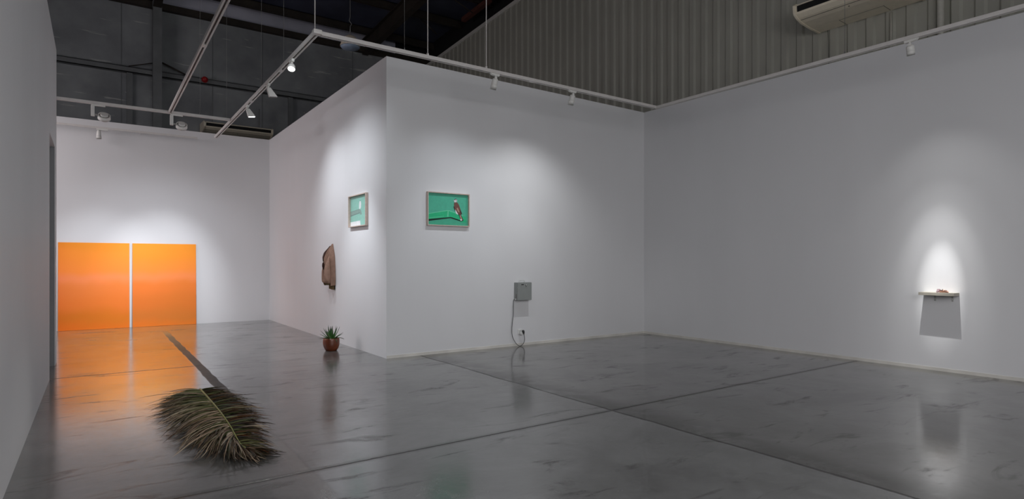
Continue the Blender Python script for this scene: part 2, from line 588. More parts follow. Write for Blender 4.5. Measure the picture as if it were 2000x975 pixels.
# eave flashing
mb = MB()
ya, yb = -4.8, YFAR - 0.02
mb.prism([(XOUT - 0.05, ya, eave(ya) - 0.02), (XOUT + 0.06, ya, eave(ya) - 0.02), (XOUT + 0.06, ya, eave(ya) + 0.09), (XOUT - 0.05, ya, eave(ya) + 0.09)],
         (0, yb - ya, eave(yb) - eave(ya)))
struct('trim_7', mb, pmat('pale_flashing', S(214, 212, 204), 0.5, var=0.05))

# roof: sheeting, rafters, purlins
def roofz(y):
    return 9.05 + (19 - y) * 0.0595
mb = MB()
a = [(-8.2, -5, roofz(-5)), (9.95, -5, roofz(-5)), (9.95, 19.4, roofz(19.4)), (-8.2, 19.4, roofz(19.4))]
mb.prism(a, (0, 0, 0.12))
struct('ceiling', mb, M_ROOF)
n = 8
for yy in (18.55, 16.6, 14.9, 13.2, 11.5, 9.8, 8.1):
    mb = MB(); z = roofz(yy) - 0.035
    mb.box((-8, yy - 0.012, z - 0.24), (9.9, yy + 0.012, z))
    mb.box((-8, yy - 0.09, z - 0.255), (9.9, yy + 0.012, z - 0.24))
    mb.box((-8, yy - 0.012, z - 0.015), (9.9, yy + 0.09, z))
    struct('trim_%d' % n, mb, M_STEELD); n += 1
# eave beam above the far wall
mb = MB(); mb.box((-8, YFAR - 0.16, 8.33), (9.9, YFAR + 0.1, 8.50)); struct('trim_%d' % n, mb, M_STEELD); n += 1
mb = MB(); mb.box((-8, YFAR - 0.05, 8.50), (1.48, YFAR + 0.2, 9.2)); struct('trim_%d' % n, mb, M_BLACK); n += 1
mb = MB(); mb.box((9.66, -4.8, 8.0), (9.72, YFAR - 0.06, 10.6)); struct('trim_%d' % n, mb, M_BLACK); n += 1  # black sheet added so that the gap under the roof reads dark
mb = MB(); mb.box((8.4, YFAR - 0.05, 8.50), (9.9, YFAR + 0.2, 9.2)); struct('trim_%d' % n, mb, M_BLACK); n += 1  # black sheet, darkness of the roof corner put into its colour
mb = MB(); mb.box((1.48, YFAR - 0.05, 8.50), (8.4, YFAR + 0.2, 9.2)); struct('trim_%d' % n, mb, M_ROOFL); n += 1
# rafters along the bay
for xx in (1.36, 7.3):
    mb = MB()
    ya, yb = -4.8, 18.9
    for (x0, x1, d0, d1) in ((xx - 0.1, xx + 0.1, -0.80, -0.78), (xx - 0.008, xx + 0.008, -0.78, -0.32), (xx - 0.1, xx + 0.1, -0.32, -0.30)):
        mb.prism([(x0, ya, roofz(ya) + d0), (x1, ya, roofz(ya) + d0), (x1, ya, roofz(ya) + d1), (x0, ya, roofz(ya) + d1)], (0, yb - ya, roofz(yb) - roofz(ya)))
    struct('trim_%d' % n, mb, M_STEELD); n += 1
# flange braces and loose steel near the clad wall
mb = MB()
mb.prism([(9.18, 14.3, 8.98), (9.32, 14.3, 8.98), (9.32, 14.3, 8.86), (9.18, 14.3, 8.86)], (0, 1.5, -0.08))
struct('trim_%d' % n, mb, M_STEELR); n += 1
mb = MB()
mb.prism([(9.1, 12.2, 9.06), (9.34, 12.2, 9.06), (9.34, 12.2, 8.92), (9.1, 12.2, 8.92)], (0, 1.7, -0.08))
struct('trim_%d' % n, mb, M_STEELT); n += 1
mb = MB()
mb.tube([(8.3, 14.9, 8.98), (8.95, 14.75, 8.62)], 0.018, 6)
mb.tube([(8.2, 16.6, 8.9), (8.7, 16.5, 8.5)], 0.018, 6)
struct('trim_%d' % n, mb, M_STEELD); n += 1

# ------------------------------------------------------------------ lighting tracks
ZT = 3.975        # underside of the suspended tracks


def track(name, label, p0, p1, rods=(), wires=(), elbow=None, size=0.029, slot_gaps=()):
    """square extruded track with a dark slot below; p0->p1 centre of the underside"""
    p0 = Vector(p0); p1 = Vector(p1)
    t = thing('lighting_track', label, 'track', p0, 'suspended lighting tracks')
    d = (p1 - p0).normalized(); s = Vector((d.y, -d.x, 0)); u = Vector((0, 0, 1))
    M = Matrix(((d.x, s.x, 0, p0.x), (d.y, s.y, 0, p0.y), (0, 0, 1, p0.z), (0, 0, 0, 1)))
    L = (p1 - p0).length; w = size
    mb = MB()
    w1 = w * 0.36
    mb.box((0, -w, 0), (L, -w1, 0.030), M); mb.box((0, w1, 0), (L, w, 0.030), M)
    mb.box((0, -w, 0.0302), (L, w, 0.044), M)
    mb.build('rail', M_TRACK, t)
    mb = MB()
    mb.box((0.02, -w1 * 0.98, 0.014), (L - 0.02, w1 * 0.98, 0.029), M)
    mb.build('slot', M_SLOT, t)
    for q in slot_gaps:
        mb = MB(); mb.box((q - 0.05, -w * 1.02, -0.002), (q + 0.05, w * 1.02, 0.02), M); mb.build('joiner', M_TRACK, t)
    for q in rods:
        mb = MB(); b = M @ Vector((q, 0, 0.044)); z = roofz(b.y) - 0.02
        mb.cyl(b, (b.x, b.y, z), 0.0062, n=8)
        mb.cyl(b, b + Vector((0, 0, 0.03)), 0.016, n=10)
        mb.build('suspension_rod', M_TRACK, t)
    for q in wires:
        mb = MB(); b = M @ Vector((q, 0, 0.044)); z = roofz(b.y) - 0.02
        mb.cyl(b, (b.x, b.y, z), 0.0024, n=6)
        mb.cyl(b, b + Vector((0, 0, 0.035)), 0.010, 0.006, n=8)
        mb.build('suspension_wire', M_WIRE, t)
    return t


track('t', 'white lighting track beside the centre block, carrying the lit spotlight', (2.045, 6.80, ZT), (2.045, 13.65, ZT), rods=(0.03,), wires=(1.40, 2.7, 5.6), slot_gaps=(1.55, 3.4))
track('t', 'white lighting track in front of the falcon photograph wall', (2.10, 6.785, ZT), (7.685, 6.785, ZT), rods=(1.35, 2.23), wires=(1.03, 5.56), slot_gaps=(3.0,))
track('t', 'long white lighting track running along the right wall', (7.725, -3.5, ZT), (7.725, 6.80, ZT), wires=(7.22,))
track('t', 'white lighting track crossing in front of the orange panels with two drum lamps', (-6.0, 11.84, ZT), (2.005, 11.84, ZT), wires=(7.52,))
track('t', 'white lighting track sloping up steeply to the top edge, left of the lit spotlight', (1.057, 2.0, ZT), (1.057, 11.80, ZT), wires=(), slot_gaps=(5.9,))
# corner elbow piece of the two tracks
mb = MB(); mb.rbox((2.00, 6.72, ZT - 0.003), (2.095, 6.80, ZT + 0.047), 0.006)
tag(mb.build('track_elbow', M_TRACK, origin=(2.045, 6.76, ZT)), 'small white corner connector where two tracks meet below a hanging rod', 'connector')
# rail close to the back wall
zr = 4.15
t = thing('wall_rail', 'thin white rail high on the back wall above the orange panels', 'rail', (-3.5, 14.9, zr))
mb = MB(); mb.box((-3.5, 14.885, zr), (1.86, 14.915, zr + 0.04)); mb.build('rail', M_TRACK, t)
for i, x in enumerate((-2.6, -0.9, 0.8)):
    mb = MB(); mb.cyl((x, 14.9, zr + 0.02), (x, YB, zr + 0.02), 0.006, n=8); mb.build('wall_bracket', M_TRACK, t)

# ------------------------------------------------------------------ spotlights


def spot_light(parent, name, loc, aim, watt, size, blend, color=(1, 1, 1), soft=0.016):
    d = bpy.data.lights.new(name, 'SPOT')
    d.energy = watt; d.spot_size = radians(size); d.spot_blend = blend
    d.color = color; d.shadow_soft_size = soft
    o = bpy.data.objects.new(name, d)
    COL.objects.link(o)
    o.parent = parent
    o.location = Vector(loc) - parent.location
    o.rotation_euler = (Vector(aim) - Vector(loc)).to_track_quat('-Z', 'Y').to_euler()
    return o


def spotlight(label, at, along, aim, lens, shape='can', lights=(), r=0.043, L=0.15, drop=0.058):
    """track adapter, stem, tilting head with lens"""
    at = Vector(at); along = Vector(along).normalized()
    t = thing('track_spotlight', label, 'spotlight', at, 'track spotlights')
    s = Vector((along.y, -along.x, 0))
    M = Matrix(((along.x, s.x, 0, at.x), (along.y, s.y, 0, at.y), (0, 0, 1, at.z), (0, 0, 0, 1)))
    mb = MB()
    poly = [M @ Vector(p) for p in ((-0.09, -0.017, 0.002), (-0.07, -0.017, -0.022), (-0.015, -0.017, -0.030), (0.05, -0.017, -0.030), (0.06, -0.017, 0.002))]
    mb.prism(poly, s * 0.034)
    mb.build('adapter', M_LAMP, t)
    piv = at + Vector((0, 0, -drop))
    mb = MB()
    mb.cyl(at + Vector((0, 0, -0.028)), piv, 0.013, 0.011, n=14)
    mb.cyl(piv - s * 0.016, piv + s * 0.016, 0.017, n=14)
    mb.build('stem', M_LAMP, t)
    d = (Vector(aim) - piv).normalized()
    h0 = piv + d * 0.004
    h1 = h0 + d * L
    mb = MB()
    if shape == 'can':
        mb.loft([(h0, r * 0.55), (h0 + d * 0.008, r * 0.88), (h0 + d * 0.02, r * 0.96), (h0 + d * L * 0.55, r * 0.97), (h0 + d * L * 0.57, r * 0.93), (h0 + d * L * 0.59, r), (h1, r), (h1 - d * 0.012, r * 0.86)], 28, True, False)
        mb.build('lamp_head', M_LAMP, t)
        mb = MB(); mb.cyl(h1 - d * 0.013, h1 - d * 0.010, r * 0.86, n=28); mb.build('lens', lens, t)
        out = h1 + d * 0.01
    elif shape == 'round':
        mb.loft([(h0, r * 0.5), (h0 + d * 0.01, r * 0.8), (h0 + d * 0.03, r), (h1, r * 1.02), (h1 - d * 0.010, r * 0.92)], 28, True, False)
        mb.build('lamp_head', M_LAMP, t)
        mb = MB(); mb.cyl(h1 - d * 0.011, h1 - d * 0.008, r * 0.92, n=28); mb.build('lens', lens, t)
        out = h1 + d * 0.01
    elif shape == 'tile':
        # flat tapered head: thin slab widening to the lit end
        b = (along - d * along.dot(d)).normalized(); a = b.cross(d).normalized()
        if a.z < 0: a = -a
        w0, w1, th = 0.024, 0.050, 0.030
        P = [h0 - a * w0, h0 + a * w0, h1 + a * w1 + d * 0.012, h1 - a * w1 - d * 0.03]
        mb.prism([p - b * th for p in P], b * th * 2)
        mb.build('lamp_head', M_LAMP, t)
        n_ = (P[2] - P[3]).normalized(); dd = n_.cross(b).normalized()
        if dd.dot(d) < 0: dd = -dd
        mb = MB(); q0 = P[3] + n_ * 0.008 + dd * 0.0015; q1 = P[2] - n_ * 0.008 + dd * 0.0015
        mb.prism([q0 - b * th * 0.85, q1 - b * th * 0.85, q1 + b * th * 0.85, q0 + b * th * 0.85], dd * 0.002)
        mb.build('lens', lens, t)
        out = (P[2] + P[3]) / 2 + d * 0.02
    elif shape == 'drum':
        arm = at + along * 0.0
        mb.build('lamp_head', M_LAMP, t) if False else None
        out = at
    for lt in lights:
        spot_light(t, lt[0], out, *lt[1:])
    return t


root_ = bpy.data.objects['lighting_track.004']
spot_light(root_, 'wash', wash_at, (3.445, 10.0, 2.9), W['wash'], 38, 1.0, (0.88, 0.94, 1.0))
cool = (0.87, 0.93, 1.0)
spotlight('lit white spotlight glaring towards the viewer, nearest on the track by the centre block', (2.045, 7.80, ZT), (0, -1, 0), (1.15, 5.75, 0.1), M_LENSON, 'round',
          [('frond', (1.0, 5.9, 0.1), W['frond'], 46, 0.7, (1, .97, .93))], r=0.044, L=0.085)
spotlight('flat white spotlight head with dark end, middle one on the track by the centre block', (2.045, 9.06, ZT), (0, -1, 0), (3.0, 9.06, 2.2), M_LAMPD, 'tile',
          [('pic', (3.445, 9.0, 1.1), W['pic'], 90, 0.95, cool), ('pic_up', (3.445, 9.1, 1.9), W['pic_up'], 124, 1.0, cool), ('pic_low', (3.445, 9.0, 0.0), W['pic_low'], 60, 1.0, cool)], L=0.14)
spotlight('flat white spotlight head with glowing end, farthest on the track by the centre block', (2.045, 10.50, ZT), (0, -1, 0), (3.0, 10.5, 2.2), M_LENSSOFT, 'tile',
          [('jacket', (3.445, 10.1, 0.7), W['jacket'], 80, 1.0, cool), ('jacket_up', (3.445, 10.0, 1.7), W['jacket_up'], 112, 1.0, cool)], L=0.14)
spotlight('white cylinder spotlight hanging above the falcon photograph wall, left of two', (4.482, 6.785, ZT), (1, 0, 0), (4.43, 8.0, 1.1), M_LENSSOFT, 'can',
          [('falcon', (4.5, 8.08, 1.0), W['falcon'], 112, 1.0, cool), ('falcon2', (4.4, 8.08, 0.2), W['falcon2'], 66, 1.0, cool)])
spotlight('white cylinder spotlight above the grey metal box, right of two', (5.874, 6.785, ZT), (1, 0, 0), (5.9, 8.0, 0.9), M_LENSSOFT, 'can',
          [('box', (5.7, 8.08, 0.1), W['box'], 122, 1.0, (0.95, 0.97, 1.0)), ('box2', (5.7, 8.08, 0.1), W['box2'], 56, 1.0, (0.95, 0.97, 1.0))])
spotlight('white cylinder spotlight on the right wall track above the shelf', (7.725, 2.99, ZT), (0, 1, 0), (8.75, 3.05, 1.05), M_LENSSOFT, 'can',
          [('shelf', (8.88, 3.06, 1.2), W['shelf'], 74, 1.0), ('shelf_mid', (8.88, 3.12, 0.95), W['shelf_mid'], 40, 1.0), ('shelf_c2', (8.88, 3.11, 1.12), W['shelf_c2'], 25, 1.0), ('shelf_core', (8.88, 3.09, 1.08), W['shelf_core'], 12, 1.0)], r=0.042, L=0.115)


def drum(label, at, aim, tgt, key):
    """hanging arm with a wide drum head tilted to the wall, finned back"""
    at = Vector(at)
    t = thing('drum_spotlight', label, 'spotlight', at, 'drum spotlights')
    mb = MB(); mb.rbox((at.x - 0.09, at.y - 0.018, at.z - 0.024), (at.x + 0.10, at.y + 0.018, at.z + 0.002), 0.004); mb.build('adapter', M_LAMP, t)
    mb = MB(); mb.rbox((at.x - 0.095, at.y - 0.022, at.z - 0.195), (at.x - 0.045, at.y + 0.022, at.z - 0.018), 0.004); mb.build('arm', M_LAMP, t)
    c = at + Vector((0.085, 0.0, -0.165))
    d = (Vector(aim) - c).normalized()
    mb = MB()
    mb.loft([(c + d * 0.0, 0.07), (c + d * 0.0, 0.088), (c + d * 0.065, 0.09), (c + d * 0.055, 0.078)], 36, False, False)
    mb.build('lamp_head', M_LAMP, t)
    mb = MB(); mb.cyl(c + d * 0.004, c + d * 0.008, 0.088, n=32); mb.build('back_plate', M_LAMPD, t)
    mb = MB(); mb.loft([(c + d * 0.012, 0.058), (c - d * 0.022, 0.056), (c - d * 0.028, 0.050)], 32); mb.build('heat_sink', M_LAMP, t)
    mb = MB(); mb.cyl(c + d * 0.045, c + d * 0.052, 0.080, n=32); mb.build('lens', M_LENSSOFT, t)
    mb = MB(); mb.cyl(c + Vector((-0.13, 0, 0.0)), c + Vector((-0.085, 0, 0)), 0.014, n=12); mb.build('pivot', M_CHROME, t)
    spot_light(t, key, c + d * 0.075, tgt, W[key], 84, 1.0, (0.88, 0.92, 1.0), 0.06)
    spot_light(t, 'panel_floor', c + d * 0.075, tgt + Vector((0, -1.6, -0.85)), W['panel_floor'], 80, 1.0, (0.93, 0.95, 1.0), 0.06)
    spot_light(t, key + '2', c + d * 0.075, tgt + Vector((0, 0, 0.3)), W[key + '2'], 42, 1.0, (0.90, 0.94, 1.0), 0.06)
    return t


drum('white drum spotlight on the crossing track, left of two', (0.03, 11.84, ZT), (0.0, 15.1, 0.9), Vector((0.05, 15.1, 0.85)), 'panel_l')
drum('white drum spotlight under the junction of two tracks, right of two', (1.15, 11.84, ZT), (1.25, 15.1, 0.9), Vector((1.20, 15.1, 0.85)), 'panel_r')

# small lamp hanging from the wall rail
at = Vector((0.052, 14.9, zr))
t = thing('rail_spotlight', 'small white tapered spotlight pointing down from the rail on the back wall', 'spotlight', at)
mb = MB(); mb.rbox((at.x - 0.04, at.y - 0.018, at.z - 0.03), (at.x + 0.16, at.y + 0.018, at.z + 0.002), 0.005); mb.build('adapter', M_LAMP, t)
mb = MB()
mb.loft([(at + Vector((0, 0, -0.03)), 0.022), (at + Vector((0, 0, -0.06)), 0.034), (at + Vector((0, 0, -0.14)), 0.043), (at + Vector((0, 0, -0.15)), 0.041), (at + Vector((0, 0, -0.155)), 0.046), (at + Vector((0, 0, -0.21)), 0.048), (at + Vector((0, 0, -0.205)), 0.04)], 26, True, False)
mb.build('lamp_head', M_LAMP, t)
mb = MB(); mb.cyl(at + Vector((0, 0, -0.198)), at + Vector((0, 0, -0.202)), 0.041, n=24); mb.build('lens', M_LAMPD, t)

# ------------------------------------------------------------------ high-bay pendant, alarm, clips
c = Vector((4.317, 12.0, 5.86))
t = thing('pendant_lamp', 'unlit dome pendant lamp hanging in the dark roof behind the track', 'pendant lamp', c)
mb = MB()
mb.loft([(c + Vector((0, 0, 0.0)), 0.205), (c + Vector((0, 0, 0.012)), 0.205), (c + Vector((0, 0, 0.10)), 0.175), (c + Vector((0, 0, 0.19)), 0.12), (c + Vector((0, 0, 0.235)), 0.06)], 36, False, True)
mb.build('dome', pmat('beige_lamp_shade', S(205, 192, 174), 0.5, var=0.05), t)
mb = MB(); mb.loft([(c + Vector((0, 0, 0.004)), 0.2), (c + Vector((0, 0, -0.035)), 0.17), (c + Vector((0, 0, -0.055)), 0.09), (c + Vector((0, 0, -0.06)), 0.01)], 36); mb.build('diffuser', pmat('blue_grey_diffuser', S(150, 168, 190), 0.3, var=0.05), t)
mb = MB(); ztop = roofz(12.0) - 0.02
mb.tube([c + Vector((0, 0, 0.23)), c + Vector((0.0, 0, 0.42)), c + Vector((0.03, 0, 0.48)), c + Vector((-0.02, 0, 0.54)), c + Vector((0.0, 0, 0.62)), (c.x, c.y, ztop)], 0.008, 8)
mb.build('hanging_cord', M_WIRE, t)

c = Vector((2.534, YFAR - 0.16, 6.58))
t = thing('fire_alarm', 'small red alarm sounder on the girt of the far dark wall', 'alarm', c)
mb = MB(); mb.cyl(c, c + Vector((0, -0.05, 0)), 0.085, n=20); mb.build('base', M_RED, t)
mb = MB(); mb.loft([(c + Vector((0, -0.05, 0)), 0.075), (c + Vector((0, -0.10, 0)), 0.065), (c + Vector((0, -0.115, 0)), 0.03)], 20); mb.build('cap', M_RED, t)

for (y, lab) in ((9.62, 'tiny hook on top of the centre block side wall, nearer the corner'), (12.2, 'tiny hook on top of the centre block side wall, farther from the corner')):
    mb = MB(); c = Vector((XB + 0.03, y, WH))
    mb.box((c.x - 0.03, c.y - 0.012, c.z), (c.x + 0.03, c.y + 0.012, c.z + 0.012))
    mb.tube([c + Vector((0, 0, 0.01)), c + Vector((0, 0, 0.045)), c + Vector((-0.02, 0, 0.06)), c + Vector((-0.04, 0, 0.045))], 0.008, 8)
    tag(mb.build('wall_hook', M_LAMPD, origin=c), lab, 'hook', 'hooks on the wall top')

# ------------------------------------------------------------------ ceiling-type air conditioners


def aircon(label, o, ax, out, L):
    """o = rear bottom corner at the left end; ax = along the unit, out = away from the wall"""
    o = Vector(o); ax = Vector(ax); out = Vector(out); u = Vector((0, 0, 1))
    t = thing('air_conditioner', label, 'air conditioner', o, 'hanging air conditioners')
    P = lambda s, a, z: o + ax * s + out * a + u * z
    prof = [(0.0, 0.0), (0.30, 0.012), (0.52, 0.035), (0.64, 0.07), (0.715, 0.115), (0.735, 0.15), (0.745, 0.235), (0.70, 0.27), (0.0, 0.30)]
    mb = MB()
    rows = [[P(s, a, z) for a, z in prof] for s in (0.02, L - 0.02)]
    mb.grid(rows, smooth=False, close=True)
    mb.face([P(0.02, a, z) for a, z in prof]); mb.face([P(L - 0.02, a, z) for a, z in reversed(prof)])
    mb.build('casing', M_AC, t)
    for s0 in (-0.012, L - 0.02):
        mb = MB(); q = [P(s0, a * 1.015 + 0.004, z * 1.01 - 0.012 if z < 0.2 else z + 0.008) for a, z in prof]
        mb.prism(q, ax * 0.032); mb.build('end_cap', M_AC, t)
    # outlet slot with louvre
    mb = MB()
    q = [(0.728, 0.142), (0.742, 0.145), (0.751, 0.225), (0.735, 0.225)]
    mb.prism([P(0.05, a, z) for a, z in q], ax * (L - 0.10)); mb.build('air_outlet', M_BLACK, t)
    mb = MB()
    mb.prism([P(0.05, a, z) for a, z in ((0.742, 0.228), (0.757, 0.23), (0.757, 0.242), (0.742, 0.242))], ax * (L - 0.10)); mb.build('louvre', M_AC, t)
    # seams and intake grille under the body
    mb = MB()
    mb.prism([P(0.03, a, z) for a, z in ((0.600, 0.050), (0.606, 0.052), (0.606, 0.056), (0.600, 0.054))], ax * (L - 0.06))
    for s0, s1 in ((0.42, 0.428), (1.04, 1.048)):
        if s1 < L - 0.1:
            mb.prism([P(s0, a, z) for a, z in ((0.02, -0.002), (0.24, 0.0075), (0.24, 0.013), (0.02, 0.004))], ax * 0.006)
    mb.prism([P(0.42, a, z) for a, z in ((0.235, 0.0065), (0.24, 0.0072), (0.24, 0.012), (0.235, 0.012))], ax * min(0.63, L - 0.6))
    mb.build('seam', M_ACS, t)
    mb = MB(); p = P(L * 0.49, 0.56, 0.040); mb.cyl(p, p + u * -0.006, 0.010, n=10); mb.build('sensor', M_BLACK, t)
    # hanging straps
    for s0 in (0.25, L - 0.3):
        mb = MB(); mb.box(tuple(min(a, b) for a, b in zip(P(s0, 0.32, 0.27), P(s0 + 0.03, 0.325, 0.9))), tuple(max(a, b) + 0.003 for a, b in zip(P(s0, 0.32, 0.27), P(s0 + 0.03, 0.325, 0.9)))); mb.build('hanger', M_STEEL, t)
    return t


aircon('cream air conditioner hung in front of the corrugated wall at top right', (9.455, 4.945, 5.055), (0, -1, 0), (-1, 0, 0), 1.47)
aircon('cream air conditioner low on the dark far wall above the back wall', (2.44, YFAR - 0.03, 5.02), (1, 0, 0), (0, -1, 0), 1.80)

# drain pipe, thin cable and conduits beside the right unit
mb = MB()
mb.tube(smooth_pts([(9.41, 3.37, 6.0), (9.41, 3.37, 5.32), (9.41, 3.35, 5.20), (9.41, 3.29, 5.09), (9.41, 3.27, 4.98), (9.41, 3.27, 3.2)], 4), 0.042, 12)
tag(mb.build('drain_pipe', M_PIPE, origin=(9.43, 3.27, 3.2)), 'grey lagged pipe bending down beside the right air conditioner', 'pipe')
mb = MB()
mb.tube([(9.45, 4.82, 5.2), (9.45, 4.80, 4.9), (9.45, 4.795, 4.5), (9.45, 4.79, 3.2)], 0.0035, 6)
tag(mb.build('cable', M_BLK, origin=(9.45, 4.79, 3.2)), 'thin dark cable hanging on the corrugated wall under the air conditioner', 'cable')
mb = MB()
mb.cyl((9.445, 3.90, 3.2), (9.445, 3.90, 5.02), 0.014, n=8)
tag(mb.build('conduit', M_PIPE, origin=(9.445, 3.90, 3.2)), 'slim upright conduit on the corrugated wall left of the lagged pipe', 'conduit')

# ------------------------------------------------------------------ orange panels
st_l = [(0.0, S(228, 29, 0)), (0.14, S(208, 38, 0)), (0.30, S(232, 62, 42)), (0.46, S(236, 72, 56)), (0.58, S(252, 96, 88)), (0.68, S(255, 91, 52)), (0.88, S(252, 89, 38)), (1.0, S(238, 77, 0))]
st_r = [(0.0, S(222, 28, 18)), (0.12, S(200, 36, 36)), (0.30, S(218, 43, 38)), (0.48, S(234, 55, 46)), (0.58, S(250, 89, 82)), (0.70, S(250, 88, 50)), (0.88, S(246, 86, 24)), (1.0, S(236, 76, 0))]
M_EDGE = pmat('panel_edge', S(176, 84, 36), 0.5, var=0.1)
for (x0, x1, st, nm, lab) in ((-0.625, 0.590, st_l, 'satin_orange_left', 'large orange gradient panel leaning on the back wall, left of two'),
                              (0.645, 1.858, st_r, 'satin_orange_right', 'large orange gradient panel leaning on the back wall, right of two')):
    h, yb, yt, th = 1.80, YB - 0.085, YB - 0.026, 0.022
    mb = MB()
    A = Vector((x0, yb, 0.0)); U = Vector((0, yt - yb, h)); W = Vector((x1 - x0, 0, 0)); N = Vector((0, 1, -(yt - yb) / h)).normalized() * th
    A.z += 0.002
    p = [A, A + W, A + W + U, A + U]
    fr = [mb._v(q) for q in p]; bk = [mb._v(q + N) for q in p]
    mb.face(fr)
    mb.mi = 1
    mb.face(list(reversed(bk)))
    for k in range(4):
        mb.face([fr[k], bk[k], bk[(k + 1) % 4], fr[(k + 1) % 4]])
    o = mb.build('orange_panel', [panel_mat(nm, st), M_EDGE], origin=A)
    tag(o, lab, 'panel', 'orange gradient panels')

# ------------------------------------------------------------------ framed photographs


def flat(name, col, rough=0.35):
    return pmat(name, col, rough, var=0.06, scale=20)


def photo(label, org, right, out, W, H, D, shapes, bg, glass_alpha=0.06):
    """org = lower-left corner of the frame on the wall; shapes = [(material, [(u,v)...])] in 0..1 of the print"""
    org = Vector(org); R = Vector(right); N = Vector(out); U = Vector((0, 0, 1))
    t = thing('framed_photograph', label, 'picture', org, 'framed photographs')
    fw = 0.015
    P = lambda u, v, n: org + R * u + U * v + N * n
    mb = MB()
    def bar(u0, v0, u1, v1, n0, n1):
        mb.prism([P(u0, v0, n0), P(u1, v0, n0), P(u1, v1, n0), P(u0, v1, n0)], N * (n1 - n0))
    bar(0, 0, W, fw, 0, D); bar(0, H - fw, W, H, 0, D)
    bar(0, fw, fw, H - fw, 0, D); bar(W - fw, fw, W, H - fw, 0, D)
    mb.build('frame', M_FRAME, t)
    mb = MB(); bar(fw, fw, W - fw, H - fw, 0.001, 0.006); mb.build('backing', M_BLK, t)
    mats = [bg]; mb = MB(); pw, ph = W - 2 * fw, H - 2 * fw
    Q = lambda u, v, n: P(fw + u * pw, fw + v * ph, n)
    mb.face([Q(0, 0, 0.0075), Q(1, 0, 0.0075), Q(1, 1, 0.0075), Q(0, 1, 0.0075)])
    for k, (m, poly) in enumerate(shapes):
        if m not in mats: mats.append(m)
        mb.mi = mats.index(m)
        mb.face([Q(u, v, 0.0078 + 0.00025 * k) for u, v in poly])
    o = mb.build('print', mats, t, normals=False)
    # make every face look out of the wall
    for pl in o.data.polygons:
        if pl.normal.dot(N) < 0: pl.flip()
    gm, nt, b = new_mat('picture_glass')
    out_n = nt.n['Material Output']
    tr = nt.node('ShaderNodeBsdfTransparent'); gl = nt.node('ShaderNodeBsdfGlossy'); gl.inputs['Roughness'].default_value = 0.03
    lw_ = nt.node('ShaderNodeLayerWeight'); lw_.inputs[0].default_value = 0.5
    fz = nt.math('MULTIPLY_ADD', nt.math('POWER', lw_.outputs['Facing'], 5.0), 0.9, 0.04)
    mx = nt.node('ShaderNodeMixShader'); nt.put(mx.inputs[0], fz); nt.put(mx.inputs[1], tr.outputs[0]); nt.put(mx.inputs[2], gl.outputs[0])
    nt.put(out_n.inputs[0], mx.outputs[0])
    mb = MB(); mb.face([Q(0, 0, 0.018), Q(1, 0, 0.018), Q(1, 1, 0.018), Q(0, 1, 0.018)])
    o = mb.build('glass', gm, t, normals=False)
    for pl in o.data.polygons:
        if pl.normal.dot(N) < 0: pl.flip()
    return t


